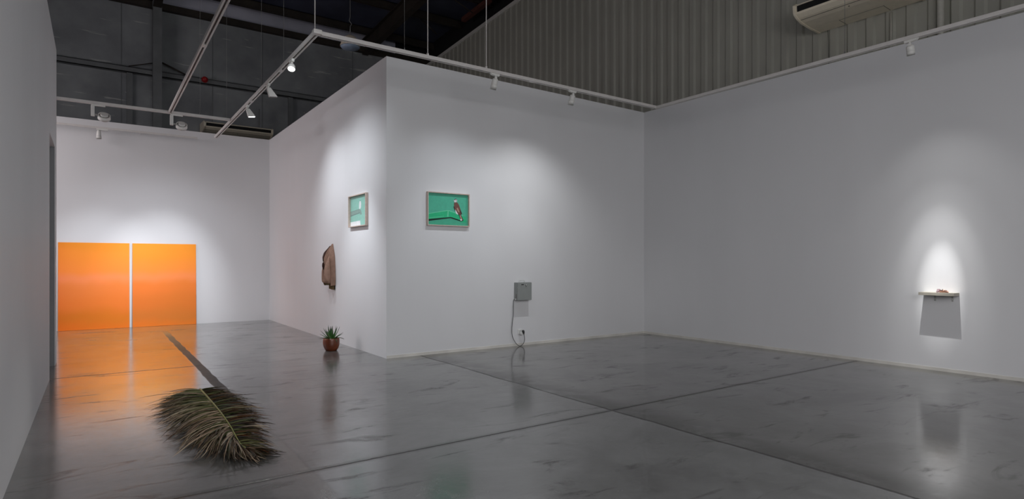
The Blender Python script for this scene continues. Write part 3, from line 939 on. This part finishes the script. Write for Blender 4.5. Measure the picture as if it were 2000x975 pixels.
G_BG = flat('print_green', S(84, 190, 158)); G_BG2 = flat('print_green_deep', S(74, 180, 146))
G_LEDGE = flat('print_ledge_green', S(40, 196, 136)); G_LED2 = flat('print_ledge_light', S(112, 222, 176)); G_DARK = flat('print_dark', S(12, 36, 30))
G_BROWN = flat('print_feather_brown', S(122, 82, 72)); G_BRN2 = flat('print_feather_dark', S(62, 46, 46)); G_WHT = flat('print_feather_white', S(244, 246, 247)); G_TAN = flat('print_feather_tan', S(196, 158, 138))
falcon = [
    (G_BG2, [(0.0, 0.0), (1, 0), (1, 0.16), (0.6, 0.24), (0.0, 0.08)]),
    (G_LEDGE, [(0.0, 0.22), (0.50, 0.36), (0.55, 0.37), (0.93, 0.24), (0.955, 0.22), (0.955, 0.12), (0.93, 0.10), (0.82, 0.13), (0.56, 0.265), (0.0, 0.165)]),
    (G_LEDGE, [(0.0, 0.22), (0.0, 0.33), (0.47, 0.47), (0.53, 0.475), (0.90, 0.31), (0.955, 0.30), (0.955, 0.20), (0.56, 0.275), (0.50, 0.26)]),
    (G_LED2, [(0.0, 0.325), (0.0, 0.345), (0.47, 0.48), (0.53, 0.48), (0.88, 0.335), (0.88, 0.315), (0.53, 0.455), (0.47, 0.455)]),
    (G_LED2, [(0.475, 0.27), (0.49, 0.46), (0.515, 0.46), (0.51, 0.27)]),
    (G_LED2, [(0.05, 0.20), (0.05, 0.215), (0.40, 0.29), (0.40, 0.275)]),
    (G_DARK, [(0.0, 0.105), (0.0, 0.165), (0.56, 0.265), (0.60, 0.26), (0.86, 0.155), (0.83, 0.135), (0.56, 0.232)]),
    # bird: tail, body, wing, breast, head, legs
    (G_BRN2, [(0.765, 0.36), (0.825, 0.36), (0.885, 0.19), (0.885, 0.16), (0.845, 0.15), (0.80, 0.24)]),
    (G_TAN, [(0.79, 0.34), (0.815, 0.34), (0.865, 0.19), (0.84, 0.17), (0.815, 0.24)]),
    (G_WHT, [(0.80, 0.22), (0.84, 0.21), (0.845, 0.17), (0.82, 0.155)]),
    (G_BRN2, [(0.632, 0.62), (0.66, 0.60), (0.70, 0.46), (0.715, 0.42), (0.69, 0.44), (0.65, 0.53)]),
    (G_WHT, [(0.68, 0.52), (0.72, 0.44), (0.755, 0.37), (0.735, 0.355), (0.70, 0.39), (0.685, 0.45)]),
    (G_BROWN, [(0.645, 0.70), (0.66, 0.745), (0.70, 0.765), (0.74, 0.735), (0.775, 0.66), (0.805, 0.55), (0.835, 0.44), (0.84, 0.40), (0.815, 0.355), (0.77, 0.345), (0.735, 0.40), (0.69, 0.50), (0.655, 0.60)]),
    (G_BRN2, [(0.80, 0.55), (0.835, 0.45), (0.85, 0.40), (0.835, 0.36), (0.81, 0.39), (0.80, 0.47)]),
    (G_TAN, [(0.715, 0.56), (0.74, 0.58), (0.785, 0.46), (0.77, 0.42), (0.735, 0.47)]),
    (G_WHT, [(0.645, 0.79), (0.655, 0.835), (0.685, 0.86), (0.715, 0.845), (0.725, 0.79), (0.705, 0.755), (0.665, 0.745)]),
    (G_BRN2, [(0.655, 0.835), (0.675, 0.865), (0.705, 0.865), (0.72, 0.83), (0.70, 0.842), (0.68, 0.84), (0.672, 0.80)]),
    (G_BRN2, [(0.698, 0.84), (0.705, 0.84), (0.708, 0.775), (0.692, 0.785)]),
    (G_TAN, [(0.642, 0.80), (0.632, 0.785), (0.648, 0.775)]),
    (G_BRN2, [(0.757, 0.375), (0.775, 0.37), (0.775, 0.335), (0.757, 0.335)]),
]
photo('pale wood framed photo of a brown falcon perched on a green ledge', (4.085, YA, 1.953), (1, 0, 0), (0, -1, 0), 0.735, 0.513, 0.045, falcon, G_BG)
H_BG = flat('print_pale_green', S(142, 204, 186)); H_BG2 = flat('print_pale_green_deep', S(138, 200, 182)); H_LED = flat('print_grey_green', S(134, 164, 154)); H_DRK = flat('print_shadow_green', S(98, 128, 120)); H_WHT = flat('print_white', S(240, 242, 242))
perch = [
    (H_BG2, [(0, 0), (0.62, 0), (0.62, 0.5), (0, 0.5)]),
    (H_LED, [(0, 0.36), (0, 0.50), (0.55, 0.545), (0.62, 0.52), (0.66, 0.44), (0.58, 0.41)]),
    (H_DRK, [(0, 0.345), (0, 0.375), (0.56, 0.435), (0.60, 0.41)]),
    (H_DRK, [(0.0, 0.49), (0.0, 0.505), (0.55, 0.55), (0.57, 0.535)]),
    (H_LED, [(0.56, 0.36), (0.64, 0.50), (0.70, 0.36)]),
    (H_WHT, [(0.53, 0.55), (0.535, 0.70), (0.55, 0.79), (0.585, 0.815), (0.635, 0.79), (0.655, 0.70), (0.645, 0.60), (0.61, 0.55)]),
    (H_LED, [(0.585, 0.815), (0.60, 0.84), (0.625, 0.82), (0.635, 0.79)]),
    (H_WHT, [(0, 0.0), (0, 0.15), (0.60, 0.165), (0.62, 0.0)]),
]
photo('framed pale green photo of a white bird, hung higher than the brown jacket beside it', (XB, 9.553, 1.966), (0, -1, 0), (-1, 0, 0), 0.765, 0.510, 0.045, perch, H_BG)

# ------------------------------------------------------------------ grey metal box, cord, socket
bx0, bx1, bz0, bz1, bd = 5.705, 5.992, 0.764, 1.060, 0.105
t = thing('metal_box', 'grey metal box with carry handle hung on the white wall', 'box', (5.85, YA, bz0))
mb = MB(); mb.rbox((bx0, YA - bd + 0.012, bz0), (bx1, YA - 0.0005, bz1), 0.004); mb.build('case', M_BOX, t)
mb = MB(); mb.rbox((bx0 + 0.002, YA - bd - 0.004, bz0 + 0.002), (bx1 - 0.002, YA - bd + 0.011, bz1 - 0.002), 0.003); mb.build('door', M_BOX, t)
fy = YA - bd - 0.004
mb = MB(); mb.rbox((bx0 + 0.070, fy - 0.003, bz1 - 0.040), (bx0 + 0.122, fy + 0.002, bz1 - 0.028), 0.001); mb.build('slot', M_BLK, t)
mb = MB(); mb.cyl((bx0 + 0.168, fy, bz1 - 0.046), (bx0 + 0.168, fy - 0.008, bz1 - 0.046), 0.014, n=20); k = mb.build('lock', M_BLK, t)
mb = MB(); mb.cyl((bx0 + 0.164, fy - 0.008, bz1 - 0.043), (bx0 + 0.164, fy - 0.012, bz1 - 0.043), 0.009, n=16); mb.build('lock_barrel', M_WHITE, k)
hx0, hx1, hy = bx0 + 0.065, bx0 + 0.175, YA - 0.052
mb = MB(); mb.tube([(hx0 - 0.012, hy, bz1 + 0.002), (hx0, hy, bz1 + 0.004), (hx0 + 0.001, hy, bz1 + 0.028), (hx0 + 0.010, hy, bz1 + 0.033), (hx1 - 0.010, hy, bz1 + 0.033), (hx1 - 0.001, hy, bz1 + 0.028), (hx1, hy, bz1 + 0.004), (hx1 + 0.012, hy, bz1 + 0.002)], 0.0046, 8); mb.build('handle', M_BRKT, t)
for x in (hx0, hx1):
    mb = MB(); mb.cyl((x, hy, bz1), (x, hy, bz1 + 0.006), 0.014, n=14); mb.build('handle_foot', M_BRKT, t)
mb = MB(); mb.rbox((bx0 - 0.004, YA - 0.075, bz0 + 0.035), (bx0 + 0.001, YA - 0.055, bz0 + 0.105), 0.0015); mb.build('hinge', M_LAMPD, t)
gx, gy, gz = bx0 - 0.014, YA - 0.05, bz0 + 0.016
mb = MB(); mb.cyl((bx0, gy, gz), (bx0 - 0.022, gy, gz), 0.013, n=12); mb.build('cable_gland', M_BRKT, t)

sx, sz = 5.832, 0.235
t = thing('wall_socket', 'white double wall socket low on the wall under the metal box', 'socket', (sx, YA, sz))
mb = MB(); mb.rbox((sx - 0.052, YA - 0.012, sz - 0.040), (sx + 0.028, YA, sz + 0.040), 0.004); mb.build('plate', M_WHITE, t)
mb = MB(); mb.cyl((sx - 0.012, YA - 0.012, sz), (sx - 0.012, YA - 0.0145, sz), 0.022, n=20); mb.build('outlet', M_BRKT, t)
t = thing('plug_adapter', 'white plug adapter pushed into the wall socket', 'adapter', (sx - 0.005, YA - 0.015, sz - 0.02))
mb = MB(); mb.rbox((sx - 0.030, YA - 0.065, sz - 0.050), (sx + 0.016, YA - 0.015, sz - 0.004), 0.008); mb.build('body', M_WHITE, t)

cpts = [(gx - 0.0105, gy, gz), (gx - 0.022, gy, gz - 0.004), (gx - 0.028, gy + 0.005, gz - 0.03), (gx - 0.026, gy + 0.01, gz - 0.15), (gx - 0.030, gy + 0.015, gz - 0.28), (gx - 0.048, gy + 0.015, gz - 0.40),
        (gx - 0.058, gy + 0.01, gz - 0.52), (gx - 0.056, gy + 0.0, gz - 0.60), (gx - 0.030, gy - 0.01, gz - 0.67), (gx + 0.012, gy - 0.02, gz - 0.735), (gx + 0.060, gy - 0.03, gz - 0.769), (gx + 0.105, gy - 0.03, gz - 0.768),
        (gx + 0.150, gy - 0.03, gz - 0.735), (gx + 0.172, gy - 0.03, gz - 0.68), (gx + 0.166, gy - 0.03, gz - 0.62), (gx + 0.158, gy - 0.028, gz - 0.58)]


t = thing('power_cord', 'grey power cord looping from the metal box down to the wall socket', 'cord', (gx, gy, gz - 0.77))
mb = MB(); mb.tube(smooth_pts(cpts), 0.0052, 8); mb.build('cord', M_CORD, t)
px, pz = gx + 0.156, gz - 0.555
mb = MB(); mb.loft([((px + 0.004, gy - 0.028, pz - 0.035), 0.007), ((px + 0.002, gy - 0.026, pz - 0.015), 0.014), ((px, gy - 0.022, pz + 0.005), 0.021), ((px - 0.003, gy - 0.015, pz + 0.028), 0.021), ((px - 0.004, gy - 0.01, pz + 0.036), 0.014)], 16); mb.build('plug', M_BLK, t)

# ------------------------------------------------------------------ wall shelf and the little object on it
sy0, sy1, sz1 = 2.882, 3.270, 1.013
t = thing('wall_shelf', 'small pale wooden shelf under the bright spotlight on the right wall', 'shelf', (XR, 3.07, sz1 - 0.038))
mb = MB(); mb.rbox((XR - 0.18, sy0, sz1 - 0.038), (XR, sy1, sz1), 0.002); mb.build('board', M_SHELF, t)
for y in (2.955, 3.145):
    mb = MB(); mb.box((XR - 0.004, y - 0.012, sz1 - 0.115), (XR, y + 0.012, sz1 - 0.038)); mb.box((XR - 0.11, y - 0.012, sz1 - 0.042), (XR - 0.004, y + 0.012, sz1 - 0.038))
    k = mb.build('bracket', M_BRKT, t)
    for z in (sz1 - 0.105, sz1 - 0.065):
        mb = MB(); mb.cyl((XR - 0.004, y, z), (XR - 0.007, y, z), 0.005, n=10); mb.build('screw', M_LAMPD, k)

M_PEACH = pmat('peach_skin', S(222, 166, 140), 0.55, var=0.12, scale=30)
M_PINK = pmat('pink_grey_cloth', S(178, 152, 158), 0.7, var=0.15, scale=40)
M_STRAP = pmat('dark_brown_strap', S(62, 34, 30), 0.5, var=0.1)
oc = Vector((XR - 0.10, 3.02, sz1))
t = thing('strapped_bundle', 'small peach and grey bundle bound with dark straps lying on the wall shelf', 'bundle', oc)
random.seed(4)
mb = MB(); rows = []
for i in range(13):
    s = i / 12; y = 0.040 - s * 0.095
    w = 0.030 * sin(pi * (0.08 + 0.84 * s)) ** 0.6; h = 0.018 * sin(pi * (0.06 + 0.88 * s)) ** 0.6
    rows.append([oc + Vector((w * cos(2 * pi * k / 20), y, max(0.0015, h + h * sin(2 * pi * k / 20) + 0.002 * noise.noise(Vector((i * .5, k * .6, 1)))))) for k in range(20)])
mb.grid(rows, close=True); mb.face(rows[0]); mb.face(rows[-1]); mb.build('peach_body', M_PEACH, t)
mb = MB(); rows = []
for i in range(9):
    s = i / 8; z = 0.001 + 0.043 * s
    rr = 0.020 * (1 - 0.35 * s)
    rows.append([oc + Vector((rr * 1.2 * cos(2 * pi * k / 18), 0.058 - 0.006 * s + (rr + 0.003 * sin(5 * 2 * pi * k / 18)) * sin(2 * pi * k / 18), z)) for k in range(18)])
mb.grid(rows, close=True); mb.face(rows[-1]); mb.build('grey_end', M_PINK, t)


def strap(pts, r=0.0035):
    m_ = MB(); m_.tube(smooth_pts([oc + Vector(p) for p in pts], 5), r, 8); m_.build('strap', M_STRAP, t)


strap([(-0.030, 0.062, 0.006), (-0.036, 0.040, 0.013), (-0.030, 0.018, 0.028), (-0.030, -0.004, 0.024), (-0.034, -0.026, 0.022), (-0.032, -0.046, 0.012), (-0.020, -0.058, 0.004)])
strap([(-0.026, 0.030, 0.034), (-0.028, 0.012, 0.030), (-0.034, -0.010, 0.022), (-0.030, -0.030, 0.030), (-0.020, -0.045, 0.028)])
strap([(0.030, 0.020, 0.012), (0.018, 0.012, 0.034), (0.0, 0.008, 0.040), (-0.018, 0.004, 0.035), (-0.032, 0.000, 0.022)], 0.004)

# ------------------------------------------------------------------ aloe in a brown pot
pc = Vector((3.055, 9.345, 0))
t = thing('potted_aloe', 'green spiky aloe plant in a round brown pot on the floor by the block wall', 'plant', pc)
M_POT = pmat('glazed_brown_pot', S(106, 50, 24), 0.34, var=0.22, scale=6, spec=0.6)
M_SOIL = pmat('dark_soil', S(40, 30, 24), 0.9, var=0.4, scale=60)
prof = [(0.078, 0.0), (0.088, 0.006), (0.106, 0.035), (0.121, 0.075), (0.127, 0.115), (0.127, 0.155), (0.124, 0.185), (0.121, 0.196), (0.115, 0.197), (0.111, 0.190), (0.112, 0.165)]
mb = MB(); mb.grid([[pc + Vector((r * cos(2 * pi * k / 40), r * sin(2 * pi * k / 40), z)) for k in range(40)] for r, z in prof], close=True)
mb.face([pc + Vector((0.078 * cos(-2 * pi * k / 40), 0.078 * sin(-2 * pi * k / 40), 0)) for k in range(40)])
mb.build('pot', M_POT, t)
mb = MB(); mb.loft([(pc + Vector((0, 0, 0.15)), 0.110), (pc + Vector((0, 0, 0.168)), 0.111), (pc + Vector((0, 0, 0.176)), 0.06)], 30); mb.build('soil', M_SOIL, t)
ma, nt, b = new_mat('aloe_green')
at_ = nt.node('ShaderNodeAttribute'); at_.attribute_name = 'tint'
tc = nt.node('ShaderNodeTexCoord')
nt.put(b.inputs['Base Color'], nt.mix(nt.math('MULTIPLY', nt.noise(tc.outputs['Object'], 60, 3), 0.45), at_.outputs['Color'], S(40, 84, 42)))
b.inputs['Roughness'].default_value = 0.42
M_ALOE = ma


def paint(ob, fn):
    me = ob.data
    ca = me.color_attributes.new('tint', 'FLOAT_COLOR', 'POINT')
    for i, v in enumerate(me.vertices):
        ca.data[i].color = fn(i, v)


def lerp3(a, b, s):
    return tuple(a[i] + (b[i] - a[i]) * s for i in range(3)) + (1,)


def aloe_leaf(az, el, L, w, curl, dry=False, pale=False, r0=0.020, z0=0.178):
    """thick leaf: channelled top, rounded keel, saw-tooth tip taper"""
    d0 = Vector((cos(az) * cos(el), sin(az) * cos(el), sin(el)))
    side = Vector((-sin(az), cos(az), 0))
    base = pc + Vector((cos(az) * r0, sin(az) * r0, z0))
    mb = MB(); rows = []; ts = []
    nseg = 14; p = base.copy(); e = el
    for i in range(nseg + 1):
        s = i / nseg
        d = Vector((cos(az) * cos(e), sin(az) * cos(e), sin(e)))
        up = side.cross(d)
        if up.z < 0: up = -up
        ww = w * (1 - s) ** 1.15 * (0.95 + 0.55 * s) + 0.0006
        if 0.1 < s < 0.9 and i % 2: ww *= 1.08
        th = 0.011 * (1 - s) ** 0.7 + 0.0005
        ring = []
        for k in range(10):
            a = 2 * pi * k / 10
            x = cos(a) * ww; y = sin(a)
            y = y * th if y < 0 else y * th * 0.35 - th * 0.25 * (1 - abs(cos(a)))
            ring.append(p + side * x + up * y)
        rows.append(ring); ts.append(s)
        p = p + d * (L / nseg); e += curl / nseg
    mb.grid(rows, close=True); mb.face(list(reversed(rows[0]))); mb.face(rows[-1])
    bmesh.ops.remove_doubles(mb.bm, verts=mb.bm.verts[:], dist=1e-6)
    o = mb.build('leaf', M_ALOE, t)
    g0, g1, g2 = S(112, 146, 84), S(58, 104, 44), S(24, 30, 22)
    if pale: g0, g1 = S(158, 182, 120), S(110, 136, 88)
    if dry: g0, g1, g2 = S(150, 150, 90), S(96, 100, 66), S(70, 56, 42)
    bl = base - pc
    def fn(i, v):
        s = min(1, (v.co - bl).length / L)
        return lerp3(g0, g1, min(1, s * 2.4)) if s < 0.42 else lerp3(g1, g2, min(1, max(0, (s - 0.48) / 0.34)))
    paint(o, fn)


random.seed(11)
ga = 0.0
for i in range(24):
    ga += 2.39996
    s = i / 23
    el = radians(84 - 62 * s ** 0.9) + random.uniform(-.06, .06)
    L = 0.205 + 0.03 * random.random() - 0.03 * abs(s - 0.3)
    aloe_leaf(ga, el, L, 0.021 + 0.008 * s, random.uniform(0.1, 0.35) * (1 if s < 0.7 else -0.6), pale=(i % 4 == 3 and s > 0.4))
for az, el, L, c_ in ((2.55, 0.42, 0.19, -0.95), (-0.62, 0.50, 0.20, -1.2), (-0.3, 0.42, 0.19, -1.0), (2.9, 0.46, 0.165, -1.1)):
    aloe_leaf(az, el, L, 0.013, c_, True, z0=0.182)
aloe_leaf(-1.28, 0.40, 0.135, 0.019, -2.1, pale=True, r0=0.055, z0=0.188)     # the short leaf that hangs over the rim

# ------------------------------------------------------------------ hanging jacket
jy, jz = 10.44, 1.722
t = thing('hanging_jacket', 'brown hooded jacket hanging from one point on the white side wall', 'jacket', (XB, jy, 0.95))
M_JACK = pmat('brown_cotton', S(150, 120, 104), 0.85, var=0.14, scale=18, bump=0.35, bscale=90, spec=0.15)
M_JACKD = pmat('olive_lining', S(92, 76, 52), 0.85, var=0.15, scale=20, spec=0.15)
M_JACK_SHADE = pmat('shaded_brown_cotton', S(66, 46, 40), 0.85, var=0.15, scale=20, spec=0.15)  # darker copy of the cotton, carries the shade of hood and hollows


def JP(a, z, n):
    """a along the wall to the right (towards the corner), n out of the wall"""
    return Vector((XB - n, jy - a, z))


def lint(x, T):
    for (x0, y0), (x1, y1) in zip(T, T[1:]):
        if x <= x1:
            return y0 + (y1 - y0) * (x - x0) / (x1 - x0)
    return T[-1][1]


# body: v 0 at the hook to 1 at the hem, a tent of cloth over the wall
TL = [(0, -0.008), (0.10, -0.06), (0.22, -0.15), (0.34, -0.19), (0.6, -0.205), (0.85, -0.21), (1, -0.17)]
TR = [(0, 0.008), (0.10, 0.04), (0.22, 0.085), (0.34, 0.115), (0.6, 0.135), (0.85, 0.145), (1, 0.14)]
TN = [(0, 0.012), (0.10, 0.05), (0.22, 0.095), (0.34, 0.115), (0.55, 0.115), (0.8, 0.11), (1, 0.08)]
mb = MB(); rows = []
nv, na = 46, 60
for i in range(nv + 1):
    v = i / nv
    l, r, n = lint(v, TL), lint(v, TR), lint(v, TN)
    row = []
    for k in range(na + 1):
        u = k / na
        a = l + (r - l) * u
        bulge = sin(pi * u) ** 0.55
        fold = v ** 0.4 * (0.034 * (abs(sin(u * 9.5 + 0.9 * sin(v * 4))) - 0.6) + 0.012 * sin(u * 27 + 3 * v) + 0.012 * sin(u * 9 - v * 7)) + 0.03 * noise.noise(Vector((u * 5, v * 5, 3)))
        z = jz - v * (0.735 - 0.05 * (1 - u)) + 0.012 * sin(u * 13) * v
        row.append(JP(a, z, max(0.003, n * bulge + fold * bulge * 1.2)))
    rows.append(row)
mb.grid(rows)
mb.grid([[JP(lint(i / nv, TL), jz - i / nv * 0.685, 0.002), JP(lint(i / nv, TR), jz - i / nv * 0.735, 0.002)] for i in range(nv + 1)])
mb.build('body', M_JACK, t)
# hem lining showing below on the right
mb = MB()
mb.grid([[JP(-0.10 + 0.232 * u, jz - 0.70 - 0.075 * w - 0.035 * u * w, 0.03 + 0.04 * sin(pi * u) + 0.006 * sin(u * 18)) for u in [q / 14 for q in range(15)]] for w in (0, 0.5, 1)])
mb.grid([[JP(-0.10 + 0.232 * u, jz - 0.70 - 0.075 * w - 0.035 * u * w, 0.012) for u in [q / 14 for q in range(15)]] for w in (0, 0.5, 1)])
mb.build('hem', M_JACKD, t)


def limb(name, pts, rr, m, squash=0.7, fold=0.10, seedv=0.0):
    P = smooth_pts(pts, 6); mb = MB(); rows = []
    m_ = len(P)
    for i, p in enumerate(P):
        s = i / (m_ - 1) * (len(rr) - 1); k0 = min(int(s), len(rr) - 2); r = rr[k0] + (rr[k0 + 1] - rr[k0]) * (s - k0)
        ring = []
        for k in range(22):
            a = 2 * pi * k / 22
            q = r * (1 + fold * sin(3 * a + i * 0.30 + seedv) + 0.06 * noise.noise(Vector((cos(a) * 2, sin(a) * 2, i * 0.25 + seedv))))
            ring.append(p + Vector((-abs(squash) * q * sin(a), -q * cos(a), 0)))
        rows.append(ring)
    mb.grid(rows, close=True); mb.face(list(reversed(rows[0]))); mb.face(rows[-1])
    return mb.build(name, m, t)


# sleeves hanging in front
limb('sleeve', [JP(0.02, 1.50, 0.075), JP(0.045, 1.40, 0.105), JP(0.065, 1.27, 0.125), JP(0.075, 1.15, 0.13), JP(0.07, 1.07, 0.125), JP(0.06, 1.03, 0.115)], [0.010, 0.042, 0.058, 0.070, 0.070, 0.052], M_JACK, 0.85, 0.13)
limb('sleeve', [JP(-0.10, 1.46, 0.06), JP(-0.14, 1.37, 0.09), JP(-0.17, 1.25, 0.10), JP(-0.185, 1.14, 0.095), JP(-0.19, 1.06, 0.09), JP(-0.185, 1.03, 0.085)], [0.010, 0.042, 0.055, 0.052, 0.05, 0.04], M_JACK, 0.85, 0.14, 2.0)
limb('cuff', [JP(0.06, 1.035, 0.115), JP(0.055, 1.015, 0.11), JP(0.052, 0.995, 0.108)], [0.046, 0.040, 0.030], M_JACKD, 0.8, 0.05)
limb('cuff', [JP(-0.185, 1.035, 0.085), JP(-0.18, 1.01, 0.082), JP(-0.178, 0.985, 0.08)], [0.04, 0.034, 0.024], M_JACKD, 0.8, 0.05)
# hood hanging open at the upper left, its inner shade put into a darker colour
mb = MB(); rows = []
for i in range(17):
    q_ = i / 16
    v = 0.05 + 0.40 * q_
    z = jz - v * 0.70
    w = 0.052 * sin(pi * (0.04 + 0.92 * q_)) + 0.003
    ca = lint(v, TL) * 0.86
    n_ = lint(v, TN) * 0.95 + 0.012
    rows.append([JP(ca + w * cos(a_), z, n_ + 0.020 * sin(a_) * (1 if sin(a_) < 0 else -0.5 * sin(a_) + 0.8)) for a_ in [2 * pi * k / 18 for k in range(18)]])
mb.grid(rows, close=True); mb.face(rows[0]); mb.face(rows[-1]); mb.build('hood', M_JACK_SHADE, t)
# draped fold over the hook
limb('collar', [JP(-0.004, jz - 0.01, 0.022), JP(0.005, jz - 0.10, 0.055), JP(0.00, jz - 0.20, 0.085), JP(-0.03, jz - 0.29, 0.10), JP(-0.09, jz - 0.36, 0.10)], [0.008, 0.02, 0.026, 0.026, 0.018], M_JACK, 0.7, 0.1, 1.0)
limb('pocket_shade', [JP(-0.045, jz - 0.30, 0.125), JP(-0.075, jz - 0.34, 0.145), JP(-0.085, jz - 0.40, 0.150), JP(-0.075, jz - 0.46, 0.14)], [0.012, 0.028, 0.03, 0.012], M_JACK_SHADE, 0.6, 0.1, 1.0)  # dark piece, the shade of a pocket hollow put into colour

# ------------------------------------------------------------------ palm frond on the floor
fb = Vector((0.945, 7.30, 0.0))
t = thing('palm_frond', 'large drying palm frond lying on the concrete floor in the foreground', 'palm leaf', (0.93, 6.0, 0))


RK = [(0.919, 7.149, 0.030), (0.899, 6.506, 0.070), (0.866, 5.557, 0.125), (0.855, 5.027, 0.125), (0.863, 4.822, 0.085), (0.880, 4.685, 0.052), (0.939, 4.600, 0.030)]
RS = [0.0]
for a_, b_ in zip(RK, RK[1:]):
    RS.append(RS[-1] + (Vector(a_) - Vector(b_)).length)
RP = smooth_pts(RK, 12)


def rach(s):
    """midrib from the cut end (0) to the tip (1), by length"""
    q = min(max(s, 0), 1) * RS[-1]
    for k in range(6):
        if q <= RS[k + 1] or k == 5:
            f = k * 12 + 12 * (q - RS[k]) / (RS[k + 1] - RS[k]); break
    f = min(f, 71.999); k = int(f)
    return RP[k].lerp(RP[k + 1], f - k)


mb = MB(); PR = [rach(i / 50) for i in range(51)]
mb.tube(PR, [0.0105 * (1 - 0.85 * i / 50) + 0.002 for i in range(51)], 10)
M_RACH = pmat('rachis_green', S(134, 136, 74), 0.5, var=0.18, scale=12)
mb.build('rachis', M_RACH, t)
M_LEAF = vcol_mat('palm_leaflets', 0.5, 0.35)
GREEN = [S(86, 92, 52), S(104, 108, 66), S(66, 76, 40), S(120, 122, 84)]
BROWN = [S(132, 110, 88), S(160, 140, 116), S(88, 66, 50), S(184, 166, 142), S(60, 44, 34)]
DARK = [S(46, 38, 26), S(62, 46, 30), S(36, 36, 20), S(98, 58, 28), S(30, 24, 18)]


def leaflet(mb, cols, p, d, L, w, arch, droop, cA, cB, roll, floor_z, bend=0.0):
    nseg = 8
    q = p.copy(); dz = arch
    dirh = Vector((d.x, d.y, 0)).normalized()
    sidev = Vector((-dirh.y, dirh.x, 0))
    rows = []
    for i in range(nseg + 1):
        s = i / nseg
        ww = w * min(1, 0.45 + 3.2 * s) * (1 - s ** 2.2) + 0.0007
        e = (sidev * cos(roll) + Vector((0, 0, 1)) * sin(roll))
        up = Vector((0, 0, 1)) * cos(roll) - sidev * sin(roll)
        z_ = max(q.z, floor_z)
        c0 = Vector((q.x, q.y, z_))
        l, m, r = c0 - e * ww + up * ww * 0.55, c0, c0 + e * ww + up * ww * 0.55
        for v_ in (l, m, r): v_.z = max(v_.z, 0.0015)
        rows.append((l, m, r))
        for _ in range(3):
            cols.append(lerp3(cA, cB, min(1, max(0, (s - 0.15) * 1.35))))
        st = L / nseg
        q = q + dirh * st * cos(dz) + Vector((0, 0, st * sin(dz)))
        dz -= droop / nseg
        dirh = (Matrix.Rotation(random.uniform(-.06, .06) + bend / nseg, 3, 'Z') @ dirh)
    V = [[mb._v(x) for x in row] for row in rows]
    for A, B in zip(V, V[1:]):
        for k in range(2):
            f = mb.face([A[k], A[k + 1], B[k + 1], B[k]])
            if f: f.smooth = False


random.seed(23)
for sidei, nm in ((-1, 'leaflets'), (1, 'leaflets')):
    mb = MB(); cols = []
    N_ = 150
    for layer in range(3):
        for i in range(N_):
            s = (i + random.random()) / N_
            s = 0.01 + 0.985 * s
            p = rach(s) + Vector((sidei * 0.006, 0, -0.012 * layer))
            # sweep: nearly square at the base, along the rachis at the tip
            if sidei < 0:
                ang = radians(lint(s, [(0, 180), (0.15, 192), (0.4, 204), (0.7, 217), (0.85, 236), (0.95, 260), (1, 278)]) + random.gauss(0, 6))
                L = lint(s, [(0, 0.26), (0.08, 0.40), (0.18, 0.54), (0.4, 0.57), (0.65, 0.56), (0.85, 0.46), (1, 0.26)])
            else:
                ang = radians(lint(s, [(0, -22), (0.2, -12), (0.5, -12), (0.8, -14), (0.93, -28), (1, -50)]) + random.gauss(0, 4.5))
                L = lint(s, [(0, 0.22), (0.12, 0.30), (0.35, 0.36), (0.6, 0.34), (0.85, 0.30), (1, 0.24)])
            L *= random.uniform(0.82, 1.10) * (1 - 0.06 * layer)
            d = Vector((cos(ang), sin(ang), 0))
            arch = radians(random.uniform(-2, 16) - 10 * layer)
            droop = radians(random.uniform(14, 46))
            if sidei < 0:
                cA = random.choice(GREEN if random.random() < (0.95 - 0.75 * s) else BROWN)
                cB = random.choice(BROWN) if random.random() < 0.78 else random.choice(DARK)
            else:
                cA = random.choice(GREEN if random.random() < 0.38 else DARK)  # shade on the right half put into darker leaf colours
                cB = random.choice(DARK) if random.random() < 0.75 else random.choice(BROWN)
            if layer == 2:  # undermost leaflets coloured darker, shade from the layers above
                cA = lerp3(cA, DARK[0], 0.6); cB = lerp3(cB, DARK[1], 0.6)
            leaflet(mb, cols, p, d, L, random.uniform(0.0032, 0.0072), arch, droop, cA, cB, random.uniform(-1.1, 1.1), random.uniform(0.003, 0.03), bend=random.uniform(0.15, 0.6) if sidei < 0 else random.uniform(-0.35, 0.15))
    # terminal leaflets
    for i in range(12):
        ang = radians(-58 + (sidei * random.uniform(2, 40)))
        leaflet(mb, cols, rach(0.97), Vector((cos(ang), sin(ang), 0)), random.uniform(0.10, 0.30), 0.006, 0.05, 0.5, random.choice(BROWN), random.choice(DARK), random.uniform(-.8, .8), 0.004)
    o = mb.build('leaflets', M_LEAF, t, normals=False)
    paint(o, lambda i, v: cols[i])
